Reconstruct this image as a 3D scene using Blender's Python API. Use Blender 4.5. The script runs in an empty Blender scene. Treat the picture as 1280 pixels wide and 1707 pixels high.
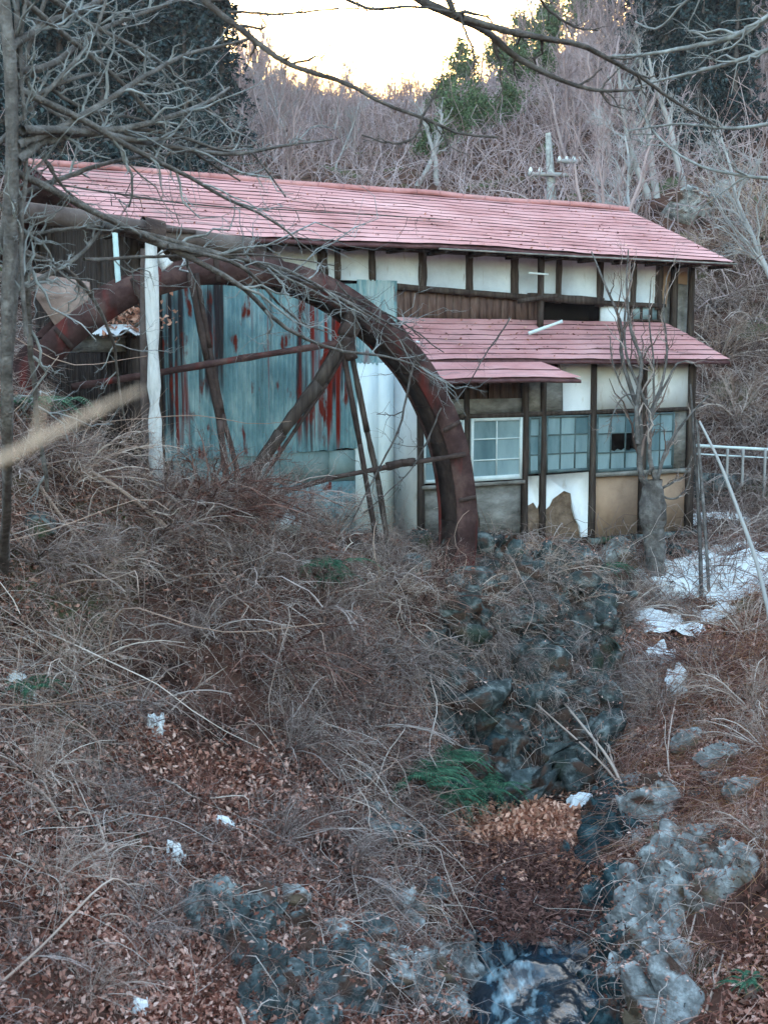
import bpy, numpy as np
from math import *
rng = np.random.default_rng(7)
S = bpy.context.scene
COL = S.collection
# ---------------------------------------------------------------- camera, sky, sun, exposure
F = 2060.; TH = atan(253/F)
cam = bpy.data.cameras.new('camera'); cam.sensor_fit = 'VERTICAL'; cam.sensor_height = 36; cam.sensor_width = 27
cam.lens = 36*F/1707; cam.clip_start = .1; cam.clip_end = 3000
cam.dof.use_dof = True; cam.dof.focus_distance = 19; cam.dof.aperture_fstop = 3.2
co = bpy.data.objects.new('camera', cam); co.rotation_euler = (pi/2-TH, 0, 0); COL.objects.link(co); S.camera = co
W = bpy.data.worlds.new('World'); S.world = W; W.use_nodes = True
SUN_EL, SUN_AZ = radians(4.5), radians(4)
wn = W.node_tree; bg = wn.nodes['Background']
sky = wn.nodes.new('ShaderNodeTexSky'); sky.sky_type = 'NISHITA'; sky.sun_disc = False
sky.sun_elevation = SUN_EL; sky.sun_rotation = SUN_AZ; sky.air_density = 1.3; sky.dust_density = 3.5; sky.ozone_density = 1.6
wn.links.new(sky.outputs[0], bg.inputs[0]); bg.inputs[1].default_value = .15
sl = bpy.data.lights.new('sun', 'SUN'); sl.energy = 2.0; sl.angle = radians(3); sl.color = (1, .86, .72)
so = bpy.data.objects.new('sun', sl); so.rotation_euler = (pi/2-SUN_EL, 0, pi-SUN_AZ); so.location = (10, 60, 40); COL.objects.link(so)
S.view_settings.view_transform = 'Standard'; S.view_settings.look = 'None'; S.view_settings.exposure = 4.3; S.view_settings.gamma = 1
S.cycles.max_bounces = 5; S.cycles.volume_bounces = 1

# ---------------------------------------------------------------- picture to world
def ray(px, py):
    x = (px-640)/F; y = -(py-853.5)/F
    return np.array([x, cos(TH)+y*sin(TH), -sin(TH)+y*cos(TH)])
def P(px, py, Y):
    d = ray(px, py); return d*Y/d[1]
AB = radians(30); U = np.array([cos(AB), sin(AB), 0]); V = np.array([-sin(AB), cos(AB), 0])
O = np.array([-1.371, 19.2, 0.]); ZB = -3.3
def B(px, py, v):
    d = ray(px, py); t = (O@V+v)/(d@V); p = t*d
    return float((p-O)@U), float(p[2])
def Wd(u, v, z): 
    p = O+u*U+v*V; return np.array([p[0], p[1], z])

# ---------------------------------------------------------------- numpy noise
def _h(ix, iy, s):
    n = (ix*374761393+iy*668265263+s*1274126177) & 0x7fffffff
    n = ((n ^ (n >> 13))*1274126177) & 0x7fffffff
    return ((n ^ (n >> 16)) & 0xffff)/65535.
def vn(x, y, s=0):
    x = np.asarray(x, float); y = np.asarray(y, float)
    ix = np.floor(x).astype(np.int64); iy = np.floor(y).astype(np.int64); fx = x-ix; fy = y-iy
    fx = fx*fx*(3-2*fx); fy = fy*fy*(3-2*fy)
    return ((_h(ix, iy, s)*(1-fx)+_h(ix+1, iy, s)*fx)*(1-fy)+(_h(ix, iy+1, s)*(1-fx)+_h(ix+1, iy+1, s)*fx)*fy)*2-1
def fbm(x, y, s=0, o=4):
    r = 0; a = 1.
    for k in range(o): r = r+a*vn(x*2**k+17*k, y*2**k+5*k, s+k); a *= .5
    return r

# ---------------------------------------------------------------- terrain heights
ctl = [P(*a) for a in [
 (0,1707,8.4),(300,1707,9.2),(560,1707,10.),(740,1707,10.6),(0,1400,10.),(300,1400,11.3),(520,1550,10.8),(640,1400,13.),(700,1560,11.6),
 (0,1200,11.3),(300,1200,12.6),(560,1300,13.6),(600,1200,14.9),(700,1100,16.2),(500,1000,14.9),(300,1000,14.),(100,1000,13.),(0,1000,12.5),
 (0,850,13.),(0,700,13.2),(100,740,14.),(250,810,14.9),(380,850,15.2),(450,872,15.6),(520,890,16.1),(600,912,16.6),(700,935,17.2),(760,965,17.7),
 (100,850,13.8),(200,900,14.3),(400,940,15.),(600,1000,16.),(700,1330,14.4),
 (820,1710,11.3),(960,1700,11.4),(800,1600,12.3),(960,1600,12.3),(780,1500,13.2),(950,1500,13.2),(860,1420,14.4),(960,1400,14.6),(800,1350,15.4),(930,1340,15.8),
 (850,1250,16.4),(850,1180,16.8),(850,1100,17.3),(830,1030,17.9),(850,950,18.8),(950,960,19.6),(1040,960,20.5),(980,1150,17.6),(1000,1250,16.8),
 (1060,1250,16.3),(1050,1350,14.4),(1060,1450,12.7),(1060,1600,11.2),(1070,1707,10.2),(1280,1707,9.2),(1280,1500,10.8),(1280,1300,13.),(1150,1350,13.8),
 (1100,1150,17.4),(1280,1100,16.8),(1100,1020,19.8),(1200,1000,19.8),(1280,960,20.),(1150,930,21.8),(1280,880,23.),(1250,780,26.),(1280,600,30.),(1280,400,35.),
 (1450,900,20.),(1500,1400,11.),(1500,700,25),(-200,650,12.5),(-200,1000,11.),(-200,1500,8.5),(-200,450,18),(0,600,18.),(-100,500,22),
 (1150,350,36.),(900,330,44.),(640,335,44.),(300,300,42.),(0,260,36.),(0,100,48.),(250,170,66.),(400,140,85.),(560,190,105.),(700,212,110.),(830,165,100.),
 (950,95,82.),(1100,60,66.),(1280,150,48.),(1280,-60,66.),(1500,-100,60.),(-300,-100,50.),(200,30,85.),(1120,20,95.),(-300,200,32),(1600,300,36)]]
ctl += [Wd(u, v, z) for u, v, z in [(-3,6.5,-2.6),(2,6.5,-2.7),(8,6.5,-2.9),(-2,2,-2.8),(3,2,-2.9),(8,2,-3.1),(8.6,-1,-3.1),(6,-1.2,-3.25),(3.5,-1.3,-3.05),(2,-1.2,-2.95),(0,-.5,-2.8),(-2,-.5,-2.6),(-3.6,0,-1.9),(-4.5,2,-1.0),(-4.,5,-.6),(2,9,-1.5),(8,9,-1.8)]]
ctl += [np.array(a, float) for a in [(0,0,-1.9),(-6,2,-1.2),(6,2,-1.6),(0,4.5,-4.1),(-14,2,0),(14,2,-1),(3,6,-4.6),(-4,5.5,-3.4),(0,-6,-1.5),(-20,12,3),(20,14,3),(-30,30,11),(30,30,10),(-50,60,24),(50,60,24),(-60,110,34),(60,110,34),(0,120,22),(-25,120,27),(25,120,27)]]
ctl = np.array(ctl)
def _k(r2): return r2*np.log(r2+1e-9)*.5
n = len(ctl); D2 = ((ctl[:, None, :2]-ctl[None, :, :2])**2).sum(2)
K = _k(D2)+np.eye(n)*.6; Q = np.c_[np.ones(n), ctl[:, :2]]
SOL = np.linalg.solve(np.block([[K, Q], [Q.T, np.zeros((3, 3))]]), np.r_[ctl[:, 2], np.zeros(3)])
WC = (-1.82, -1.95, -2.39)   # water wheel hub in building axes
def H(x, y, rough=True):
    x = np.atleast_1d(np.asarray(x, float)); y = np.atleast_1d(np.asarray(y, float))
    xc = np.clip(x, -62, 62); yc = np.clip(y, -8, 122); out = np.empty(len(x))
    for i in range(0, len(x), 20000):
        a = xc[i:i+20000]; b = yc[i:i+20000]
        r2 = (a[:, None]-ctl[None, :, 0])**2+(b[:, None]-ctl[None, :, 1])**2
        out[i:i+20000] = _k(r2)@SOL[:n]+SOL[n]+a*SOL[n+1]+b*SOL[n+2]
    uu = (x-O[0])*U[0]+(y-O[1])*U[1]; vv = (x-O[0])*V[0]+(y-O[1])*V[1]
    inb = np.clip(np.minimum(np.minimum(uu+3.4, 9.2-uu), np.minimum(vv+1.3, 6.2-vv))/.5, 0, 1)
    if rough:
        amp = np.clip((y-2)/14, .25, 1)
        out = out+(1-inb)*(fbm(x*.55, y*.55, 3, 5)*.2+fbm(x*2.7, y*2.7, 9, 3)*.06)*amp
    rx = np.interp(y, [11, 13, 16, 18, 20], [1.6, 1.45, 1.9, 2.2, 2.6]); rm = np.clip(1.6-np.abs(x-rx)*.9, 0, 1)*np.clip((y-14.6)/1.5, 0, 1)*np.clip((20.6-y)/1., 0, 1)
    if rough: out = out-rm*(.75*np.abs(fbm(x*1.3+3, y*1.3, 91, 3))-.22)
    # pit for the wheel
    d = np.abs(vv-WC[1]); du = (uu-WC[0])
    bot = WC[2]-np.sqrt(np.clip(4.0**2-du**2, 0, None))-.25
    m = np.clip((.62-d)/.12, 0, 1)*(np.abs(du) < 4.0)
    out = np.where((m > 0) & (bot < out), out*(1-m)+bot*m, out)
    return out
def h1(x, y): return float(H([x], [y])[0])
_T = np.concatenate([np.arange(5, 30, .08), np.arange(30, 140, .8)])
def G(px, py, y0=5):
    d = ray(px, py); d = d/d[1]; t = _T[_T >= y0]
    hz = H(d[0]*t, t); k = np.argmax(d[2]*t < hz)
    if not (d[2]*t < hz).any(): k = len(t)-1
    return np.array([d[0]*t[k], t[k], hz[k]])

# ---------------------------------------------------------------- mesh helpers
def tag(o, label=None, cat=None, group=None, kind=None):
    for k, v in (('label', label), ('category', cat), ('group', group), ('kind', kind)):
        if v: o[k] = v
    return o
def empty(name, loc, label, cat, group=None, rz=0):
    o = bpy.data.objects.new(name, None); o.location = tuple(loc); o.rotation_euler = (0, 0, rz); o.empty_display_size = .2
    COL.objects.link(o); return tag(o, label, cat, group)
def link(name, me, mat, parent=None, loc=None):
    if mat is not None: me.materials.append(mat)
    o = bpy.data.objects.new(name, me)
    if parent: o.parent = parent
    if loc is not None: o.location = tuple(loc)
    COL.objects.link(o); return o
class MB:
    def __init__(s): s.v = []; s.q = []; s.n = 0
    def add(s, v, q):
        v = np.asarray(v, float).reshape(-1, 3); q = np.asarray(q, int)
        if q.shape[1] == 3: q = np.c_[q, -np.ones(len(q), int)]
        s.q.append(np.where(q < 0, -1, q+s.n)); s.v.append(v); s.n += len(v); return s
    def box(s, x0, x1, y0, y1, z0, z1, j=0):
        v = np.array([[x, y, z] for z in (z0, z1) for y in (y0, y1) for x in (x0, x1)], float)
        if j: v += rng.uniform(-j, j, v.shape)
        return s.add(v, [[0, 2, 3, 1], [4, 5, 7, 6], [0, 1, 5, 4], [2, 6, 7, 3], [0, 4, 6, 2], [1, 3, 7, 5]])
    def bar(s, a, b, w, h=None, j=.15):
        """box-section beam from a to b"""
        a = np.asarray(a, float); b = np.asarray(b, float); h = h or w
        t = (b-a)/np.linalg.norm(b-a); r = np.array([0, 1, 0.]) if abs(t[1]) < .8 else np.array([1, 0, 0.])
        e = np.cross(t, r); e /= np.linalg.norm(e); g = np.cross(t, e)
        m = 6; vs = []
        for i in range(m+1):
            c = a+(b-a)*i/m; k = 1+rng.uniform(-j, j)
            for sx, sy in ((-1, -1), (1, -1), (1, 1), (-1, 1)): vs.append(c+e*sx*w/2*k+g*sy*h/2*k)
        q = [[i*4+x, i*4+(x+1) % 4, i*4+4+(x+1) % 4, i*4+4+x] for i in range(m) for x in range(4)]
        q += [[3, 2, 1, 0], [m*4, m*4+1, m*4+2, m*4+3]]
        return s.add(vs, q)
    def poly(s, pts, y0, y1):
        """prism of a u-z outline between two v planes"""
        k = len(pts); v = [(a, y0, b) for a, b in pts]+[(a, y1, b) for a, b in pts]
        import mathutils
        tri = mathutils.geometry.tessellate_polygon([[mathutils.Vector((a, b, 0)) for a, b in pts]])
        q = [[t[0], t[1], t[2], -1] for t in tri]+[[t[2]+k, t[1]+k, t[0]+k, -1] for t in tri]
        q += [[i, (i+1) % k, (i+1) % k+k, i+k] for i in range(k)]
        return s.add(v, q)
    def tubes(s, Pn, R, k=4):
        Pn = np.asarray(Pn, float); R = np.asarray(R, float)
        if Pn.ndim == 2: Pn = Pn[None]; R = R[None]
        N, M, _ = Pn.shape
        if N == 0: return s
        T = np.gradient(Pn, axis=1); T /= np.linalg.norm(T, axis=2, keepdims=True)+1e-9
        ax = np.argmin(np.abs(T.mean(1)), axis=1); ref = np.eye(3)[ax][:, None, :]
        a = np.cross(T, ref); a /= np.linalg.norm(a, axis=2, keepdims=True)+1e-9; b = np.cross(T, a)
        an = np.arange(k)*2*pi/k
        v = Pn[:, :, None]+R[:, :, None, None]*(np.cos(an)[:, None]*a[:, :, None]+np.sin(an)[:, None]*b[:, :, None])
        base = (np.arange(N)*M*k)[:, None, None]+(np.arange(M-1)*k)[None, :, None]; i = np.arange(k)[None, None]; j = (i+1) % k
        q = np.stack([base+i, base+j, base+k+j, base+k+i], -1).reshape(-1, 4)
        return s.add(v.reshape(-1, 3), q)
    def leaves(s, C, size, flat=.5):
        N = len(C); a = rng.normal(size=(N, 3)); a[:, 2] *= flat; a /= np.linalg.norm(a, axis=1)[:, None]
        b = rng.normal(size=(N, 3)); b[:, 2] *= flat; b = b-(b*a).sum(1)[:, None]*a; b /= np.linalg.norm(b, axis=1)[:, None]
        sz = (np.ones(N)*size)[:, None]*rng.uniform(.6, 1.3, (N, 1)); c = np.cross(a, b)*sz*rng.uniform(-.5, .5, (N, 1))
        v = np.stack([C-a*sz, C-b*sz*.5+c, C+a*sz, C+b*sz*.5+c], 1)
        return s.add(v.reshape(-1, 3), np.arange(N*4).reshape(-1, 4))
    def mesh(s, name, smooth=False):
        v = np.concatenate(s.v); q = np.concatenate(s.q); tri = q[:, 3] < 0
        me = bpy.data.meshes.new(name); me.vertices.add(len(v)); me.vertices.foreach_set('co', v.astype(np.float32).ravel())
        cnt = np.where(tri, 3, 4); idx = q.ravel(); idx = idx[idx >= 0]
        me.loops.add(len(idx)); me.loops.foreach_set('vertex_index', idx.astype(np.int32))
        me.polygons.add(len(q)); me.polygons.foreach_set('loop_start', np.r_[0, np.cumsum(cnt)[:-1]].astype(np.int32))
        me.polygons.foreach_set('loop_total', cnt.astype(np.int32))
        if smooth: me.polygons.foreach_set('use_smooth', np.ones(len(q), bool))
        me.update(calc_edges=True); me.validate(); return me
    def build(s, name, mat, parent=None, loc=None, smooth=False):
        return link(name, s.mesh(name, smooth), mat, parent, loc)

def curve(pts, M):
    """smooth resample of a polyline"""
    p = np.asarray(pts, float); 
    if len(p) > 2:
        for _ in range(2):
            q = [p[0]]
            for i in range(len(p)-1): q += [p[i]*.75+p[i+1]*.25, p[i]*.25+p[i+1]*.75]
            q.append(p[-1]); p = np.array(q)
    d = np.r_[0, np.cumsum(np.linalg.norm(np.diff(p, axis=0), axis=1))]; t = np.linspace(0, d[-1], M)
    return np.stack([np.interp(t, d, p[:, i]) for i in range(3)], 1)
def grow(PP, RR, per, ln, spread, up, M, t0=.2, rr=.55, wig=.12, droop=0., g=None, prop=True, rmin=.0):
    """side shoots on every path of PP (n,M,3)"""
    g = g or rng; n, m, _ = PP.shape; N = n*per
    par = np.repeat(np.arange(n), per); t = g.uniform(t0, .98, N)*(m-1); i = np.clip(t.astype(int), 0, m-2); f = (t-i)[:, None]
    base = PP[par, i]*(1-f)+PP[par, i+1]*f; r0 = RR[par, i]*(1-f[:, 0])+RR[par, i+1]*f[:, 0]
    T = PP[par, i+1]-PP[par, i]; T /= np.linalg.norm(T, axis=1)[:, None]+1e-9
    L = np.linalg.norm(np.diff(PP, axis=1), axis=2).sum(1)[par] if prop else np.ones(N)
    w = g.normal(size=(N, 3)); w -= (w*T).sum(1)[:, None]*T; w /= np.linalg.norm(w, axis=1)[:, None]+1e-9
    sp = g.uniform(.6, 1.3, N)[:, None]*spread; d = T*np.cos(sp)+w*np.sin(sp); d[:, 2] += up; d /= np.linalg.norm(d, axis=1)[:, None]
    L = L*g.uniform(ln[0], ln[1], N)*(1-.45*t/(m-1))
    s = np.linspace(0, 1, M); wv = np.cumsum(g.normal(size=(N, M, 3)), axis=1)*wig/M**.5; wv -= wv[:, :1]
    out = base[:, None]+L[:, None, None]*(d[:, None]*s[None, :, None]+wv*s[None, :, None]*1.5)
    out[:, :, 2] -= droop*L[:, None]*s**2
    R = np.maximum(r0[:, None]*rr, rmin)*(1-.8*s[None]); return out, R

# ---------------------------------------------------------------- materials
def mat(name, cols, scale=3., detail=6, rough=.85, bump=.3, bscale=None, stretch=(1, 1, 1), island=0, metal=0, spec=.04, pos=None, dist=.0):
    m = bpy.data.materials.new(name); m.use_nodes = True; nt = m.node_tree; N = nt.nodes; Lk = nt.links; b = N['Principled BSDF']
    b.inputs['Roughness'].default_value = rough; b.inputs['Metallic'].default_value = metal; b.inputs['Specular IOR Level'].default_value = spec
    tc = N.new('ShaderNodeTexCoord'); mp = N.new('ShaderNodeMapping'); mp.inputs['Scale'].default_value = stretch
    Lk.new(tc.outputs['Object'], mp.inputs[0])
    nz = N.new('ShaderNodeTexNoise'); nz.inputs['Scale'].default_value = scale; nz.inputs['Detail'].default_value = detail; nz.inputs['Roughness'].default_value = .65; nz.inputs['Distortion'].default_value = dist
    Lk.new(mp.outputs[0], nz.inputs[0]); fac = nz.outputs[0]
    if island:
        ge = N.new('ShaderNodeNewGeometry'); mx = N.new('ShaderNodeMix'); mx.inputs[0].default_value = island
        mr = N.new('ShaderNodeMapRange'); mr.inputs[3].default_value = .25; mr.inputs[4].default_value = .75
        Lk.new(ge.outputs['Random Per Island'], mr.inputs[0]); Lk.new(fac, mx.inputs[2]); Lk.new(mr.outputs[0], mx.inputs[3]); fac = mx.outputs[0]
    cr = N.new('ShaderNodeValToRGB'); cr.color_ramp.elements.remove(cr.color_ramp.elements[1]); k = len(cols)
    for i, c in enumerate(cols):
        p = (pos[i] if pos else .28+.44*i/max(k-1, 1))
        e = cr.color_ramp.elements[0] if i == 0 else cr.color_ramp.elements.new(p)
        e.position = p; e.color = (*c, 1)
    Lk.new(fac, cr.inputs[0]); Lk.new(cr.outputs[0], b.inputs['Base Color'])
    if bump:
        n2 = N.new('ShaderNodeTexNoise'); n2.inputs['Scale'].default_value = bscale or scale*6; n2.inputs['Detail'].default_value = 5; Lk.new(mp.outputs[0], n2.inputs[0])
        bp = N.new('ShaderNodeBump'); bp.inputs['Strength'].default_value = bump; bp.inputs['Distance'].default_value = .03
        Lk.new(n2.outputs[0], bp.inputs['Height']); Lk.new(bp.outputs[0], b.inputs['Normal'])
    m['ramp'] = 1; return m
def overlay(m, col, masks, scale=2., stretch=(1, 1, 1), lo=.45, hi=.55, rough=None):
    """a second colour with a shape of its own: noise threshold raised inside boxes of object space. masks: (x0,x1,z0,z1,amount)"""
    nt = m.node_tree; N = nt.nodes; Lk = nt.links; b = N['Principled BSDF']; src = b.inputs['Base Color'].links[0].from_socket
    tc = N.new('ShaderNodeTexCoord'); mp = N.new('ShaderNodeMapping'); mp.inputs['Scale'].default_value = stretch; Lk.new(tc.outputs['Object'], mp.inputs[0])
    nz = N.new('ShaderNodeTexNoise'); nz.inputs['Scale'].default_value = scale; nz.inputs['Detail'].default_value = 6; Lk.new(mp.outputs[0], nz.inputs[0])
    val = nz.outputs[0]; sp = N.new('ShaderNodeSeparateXYZ'); Lk.new(tc.outputs['Object'], sp.inputs[0])
    def mth(op, a, c):
        q = N.new('ShaderNodeMath'); q.operation = op
        for i, z in enumerate((a, c)):
            if hasattr(z, 'is_linked'): Lk.new(z, q.inputs[i])
            else: q.inputs[i].default_value = z
        return q.outputs[0]
    for x0, x1, z0, z1, am in masks:
        f = None
        for s, lo_, hi_ in ((sp.outputs[0], x0, x1), (sp.outputs[2], z0, z1)):
            c = (lo_+hi_)/2; h = (hi_-lo_)/2
            d = mth('ABSOLUTE', mth('SUBTRACT', s, c), 0.); mr = N.new('ShaderNodeMapRange'); mr.interpolation_type = 'SMOOTHSTEP'
            mr.inputs[1].default_value = h*1.15; mr.inputs[2].default_value = h*.6; Lk.new(d, mr.inputs[0])
            f = mr.outputs[0] if f is None else mth('MULTIPLY', f, mr.outputs[0])
        val = mth('ADD', val, mth('MULTIPLY', f, am))
    mr = N.new('ShaderNodeMapRange'); mr.inputs[1].default_value = lo; mr.inputs[2].default_value = hi; Lk.new(val, mr.inputs[0])
    mx = N.new('ShaderNodeMix'); mx.data_type = 'RGBA'; mx.inputs[7].default_value = (*col, 1); Lk.new(mr.outputs[0], mx.inputs[0]); Lk.new(src, mx.inputs[6]); Lk.new(mx.outputs[2], b.inputs['Base Color'])
    return m
M = {}
M['soil'] = mat('soil', [(.006,.003,.003),(.03,.014,.011),(.11,.055,.042),(.03,.018,.015)], 1.6, 9, bump=1., bscale=9)
overlay(M['soil'], (.07,.09,.045), [], .5, lo=.58, hi=.68)
M['twig'] = mat('dry_twig', [(.035,.02,.018),(.21,.15,.138),(.58,.49,.47)], .8, 4, island=.65, bump=0)
M['cane'] = mat('dry_cane', [(.13,.075,.055),(.38,.265,.22),(.74,.65,.61)], .8, 4, island=.7, bump=0)
M['brown_twig'] = mat('brown_twig', [(.02,.008,.007),(.11,.05,.042),(.34,.19,.16)], .8, 4, island=.7, bump=0)
M['redcane'] = mat('red_brown_cane', [(.06,.02,.016),(.27,.12,.095),(.60,.40,.34)], .8, 4, island=.7, bump=0)
M['gold'] = mat('golden_grass', [(.06,.02,.010),(.30,.125,.06),(.62,.36,.20)], .8, 4, island=.7, bump=0)
M['leaf'] = mat('dead_leaf', [(.04,.012,.010),(.21,.08,.058),(.48,.24,.185),(.80,.56,.49)], .7, 4, island=.75, bump=0, rough=.8)
M['leaf_orange'] = mat('orange_leaf', [(.14,.045,.03),(.50,.23,.15),(.85,.52,.40)], 2, 4, island=.7, bump=0, rough=.7)
M['bark'] = mat('grey_bark', [(.08,.08,.085),(.22,.23,.24),(.42,.45,.48)], 5, 6, stretch=(1, 1, .3), bump=.6)
M['bark_dark'] = mat('dark_bark', [(.035,.03,.03),(.085,.075,.075),(.16,.15,.15)], 8, 6, bump=.6)
M['bark_mid'] = mat('mid_bark', [(.05,.045,.045),(.12,.11,.11),(.24,.23,.235)], 7, 8, bump=.8)
M['bark_pale'] = mat('pale_bark', [(.22,.23,.24),(.42,.44,.46),(.62,.65,.66)], 7, 6, bump=.5)
M['hazed_far_bark'] = mat('hazed_far_bark', [(.17,.12,.125),(.36,.275,.29),(.54,.45,.48)], .5, 3, island=.5, bump=0)  # bark lightened so its pinkish colour carries the distant haze
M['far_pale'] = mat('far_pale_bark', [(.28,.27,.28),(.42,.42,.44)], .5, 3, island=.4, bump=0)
M['needles'] = mat('conifer_needles', [(.008,.016,.020),(.026,.046,.055),(.075,.11,.12)], 1.2, 4, island=.6, bump=0)
M['green'] = mat('evergreen_leaf', [(.03,.055,.03),(.09,.15,.075),(.19,.27,.15)], 1.2, 4, island=.6, bump=0)
M['fern'] = mat('fern_green', [(.010,.04,.028),(.03,.095,.058),(.10,.20,.12)], 2, 4, island=.6, bump=0, rough=.5)
M['roof'] = mat('faded_red_sheet', [(.22,.085,.085),(.44,.21,.215),(.60,.34,.35)], 1.1, 8, rough=.85, bump=.3, bscale=22, stretch=(.6, 1, 1), pos=[.25,.45,.75], spec=.1)
overlay(M['roof'], (.16,.10,.10), [], 2.2, (.5, 2, 2), .62, .80)
overlay(M['roof'], (.27,.17,.17), [(-3.6,-1.,4,8,.12)], 3., (.35, 3, 3), .60, .75)
M['deck_lipshade'] = mat('roof_deck_and_lip_shade', [(.05,.025,.03),(.14,.07,.075)], 5)  # roof deck colour, also the painted shade under the course lips
M['plaster'] = mat('white_plaster', [(.40,.43,.48),(.56,.61,.67),(.72,.77,.82)], 1.3, 8, bump=.25, bscale=30)
overlay(M['plaster'], (.30,.28,.27), [], 5., (3, 1, .7), .62, .78)
M['cream'] = mat('cream_board', [(.56,.58,.61),(.70,.72,.75),(.80,.82,.85)], 1.2, 6, bump=.15)
overlay(M['cream'], (.36,.31,.26), [], 3., (2.5, 1, .8), .60, .8)
M['bluewhite'] = mat('blue_white_sheet', [(.60,.70,.75),(.74,.83,.87),(.82,.89,.91)], 1.8, 8, bump=.15, stretch=(3, 1, .7))
M['teal'] = mat('teal_sheet', [(.05,.12,.15),(.16,.285,.325),(.38,.50,.52)], 1.3, 10, rough=.7, bump=.15, stretch=(1.6, 1, .7))
overlay(M['teal'], (.33,.42,.45), [(1.1,1.8,3.2,4.8,.25)], 2.6, (4, 1, .6), .62, .72)
overlay(M['teal'], (.035,.03,.035), [(-2.3,-1.75,2.0,4.6,.24),(-1.6,-1.15,2.6,4.6,.24),(-.05,.3,1.9,4.6,.24),(.5,.95,2.6,4.4,.23)], 1., (13, 1, .35), .62, .78)
overlay(M['teal'], (.13,.022,.016), [(.35,.9,1.9,3.7,.13),(-.05,.3,2.2,3.2,.08),(-2.1,-1.7,2.,3.,.06)], 3., (1.6, 1, .7), .60, .68)
overlay(M['teal'], (.17,.018,.013), [(-.08,.45,1.8,4.4,.19),(.40,.86,1.8,4.2,.21),(-2.05,-1.75,1.9,3.4,.20),(1.15,1.35,3.1,3.5,.2)], 1.3, (9, 1, .35), .63, .80)
M['panel'] = mat('grey_green_panel', [(.08,.15,.16),(.17,.25,.26),(.27,.34,.34)], 1.6, 8, bump=.2, stretch=(1, 1, 1))
M['wood'] = mat('dark_weathered_wood', [(.018,.014,.013),(.055,.042,.038),(.11,.09,.08)], 2.5, 8, bump=.6, stretch=(6, 6, .6))
M['board'] = mat('brown_boards', [(.05,.03,.028),(.12,.075,.065),(.20,.14,.12)], 2.5, 8, bump=.5, stretch=(6, 6, .7))
M['greyboard'] = mat('grey_rotten_wall', [(.09,.085,.08),(.20,.19,.18),(.33,.32,.31)], 3, 9, bump=.8, stretch=(1, 1, 2))
M['mud'] = mat('mud_wall', [(.24,.16,.115),(.35,.235,.17),(.42,.29,.21)], 2, 8, bump=.3, bscale=40)
M['mudrough'] = mat('bare_mud', [(.07,.045,.035),(.17,.12,.09),(.27,.19,.15)], 4, 9, bump=1.)
M['dark'] = mat('unlit_interior_black', [(.006,.006,.006),(.014,.012,.011)], 2, 2, bump=0)  # near-black colour paints the darkness of the unlit rooms
M['whitepaint'] = mat('white_paint', [(.50,.58,.62),(.68,.76,.79)], 6, 6, bump=.2)
M['tealpaint'] = mat('grey_teal_paint', [(.045,.075,.085),(.12,.17,.185)], 6, 6, bump=.2)
M['rim'] = mat('rusty_iron', [(.018,.009,.009),(.055,.030,.03),(.13,.08,.075)], 2.5, 9, rough=.8, bump=.5)
overlay(M['rim'], (.13,.022,.02), [(1.5,2.6,-2,2.4,.15)], 1.5, (2, 2, .6), .56, .70)
M['iron'] = mat('dark_iron', [(.02,.014,.014),(.05,.035,.033),(.10,.07,.065)], 4, 7, rough=.75, bump=.4)
M['pipe'] = mat('brown_pipe', [(.05,.036,.036),(.10,.078,.076),(.17,.14,.135)], 3, 7, rough=.7, bump=.3)
M['postm'] = mat('pale_peeling_post', [(.30,.30,.32),(.55,.56,.58),(.70,.70,.72)], 5, 8, bump=.6, stretch=(2, 2, .5))
M['stone'] = mat('grey_stone', [(.015,.02,.022),(.08,.105,.11),(.30,.34,.34)], 5., 14, bump=1., bscale=26)
overlay(M['stone'], (.075,.045,.035), [], 2.3, (1,1,1.6), .52, .60)
overlay(M['stone'], (.05,.075,.04), [], 1.6, lo=.56, hi=.66)
M['wetstone'] = mat('wet_stone', [(.003,.007,.009),(.02,.042,.05),(.11,.18,.195)], 5., 14, rough=.45, bump=1., bscale=26)
overlay(M['wetstone'], (.075,.045,.035), [], 2.3, (1,1,1.6), .52, .60)
M['ravinestone'] = mat('ravine_stone', [(.006,.008,.009),(.05,.064,.066),(.28,.31,.31)], 5., 14, rough=.7, bump=1., bscale=26)
overlay(M['ravinestone'], (.075,.045,.035), [], 2.3, (1,1,1.6), .52, .60)
overlay(M['ravinestone'], (.035,.05,.028), [], 1.5, lo=.6, hi=.8)
M['palestone'] = mat('pale_stone', [(.04,.038,.037),(.22,.225,.225),(.62,.65,.66)], 5., 14, bump=1., bscale=26)
overlay(M['palestone'], (.075,.045,.035), [], 2.3, (1,1,1.6), .52, .60)
overlay(M['palestone'], (.15,.11,.075), [], 1.4, lo=.55, hi=.66)
M['bluestone'] = mat('blue_grey_stone', [(.010,.016,.018),(.075,.095,.10),(.36,.40,.41)], 5., 14, bump=1., bscale=26)
overlay(M['bluestone'], (.075,.045,.035), [], 2.3, (1,1,1.6), .52, .60)
M['concrete'] = mat('concrete', [(.30,.31,.31),(.50,.52,.52),(.66,.68,.68)], 3, 8, bump=.4)
M['snow'] = mat('snow', [(.70,.73,.78),(.85,.87,.90)], 5, 4, rough=.6, bump=.6, bscale=12)
M['tanboard'] = mat('tan_board', [(.07,.045,.038),(.19,.13,.11),(.30,.22,.19)], 3, 7, bump=.4)
M['insul'] = mat('porcelain', [(.7,.72,.74),(.8,.82,.84)], 3, rough=.3, bump=0)
M['cyan'] = mat('pale_cyan_paint', [(.42,.58,.62),(.58,.74,.78)], 6, bump=.2)
M['tantwig'] = mat('tan_twig', [(.40,.28,.21),(.55,.42,.34)], 6, bump=0)
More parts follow.
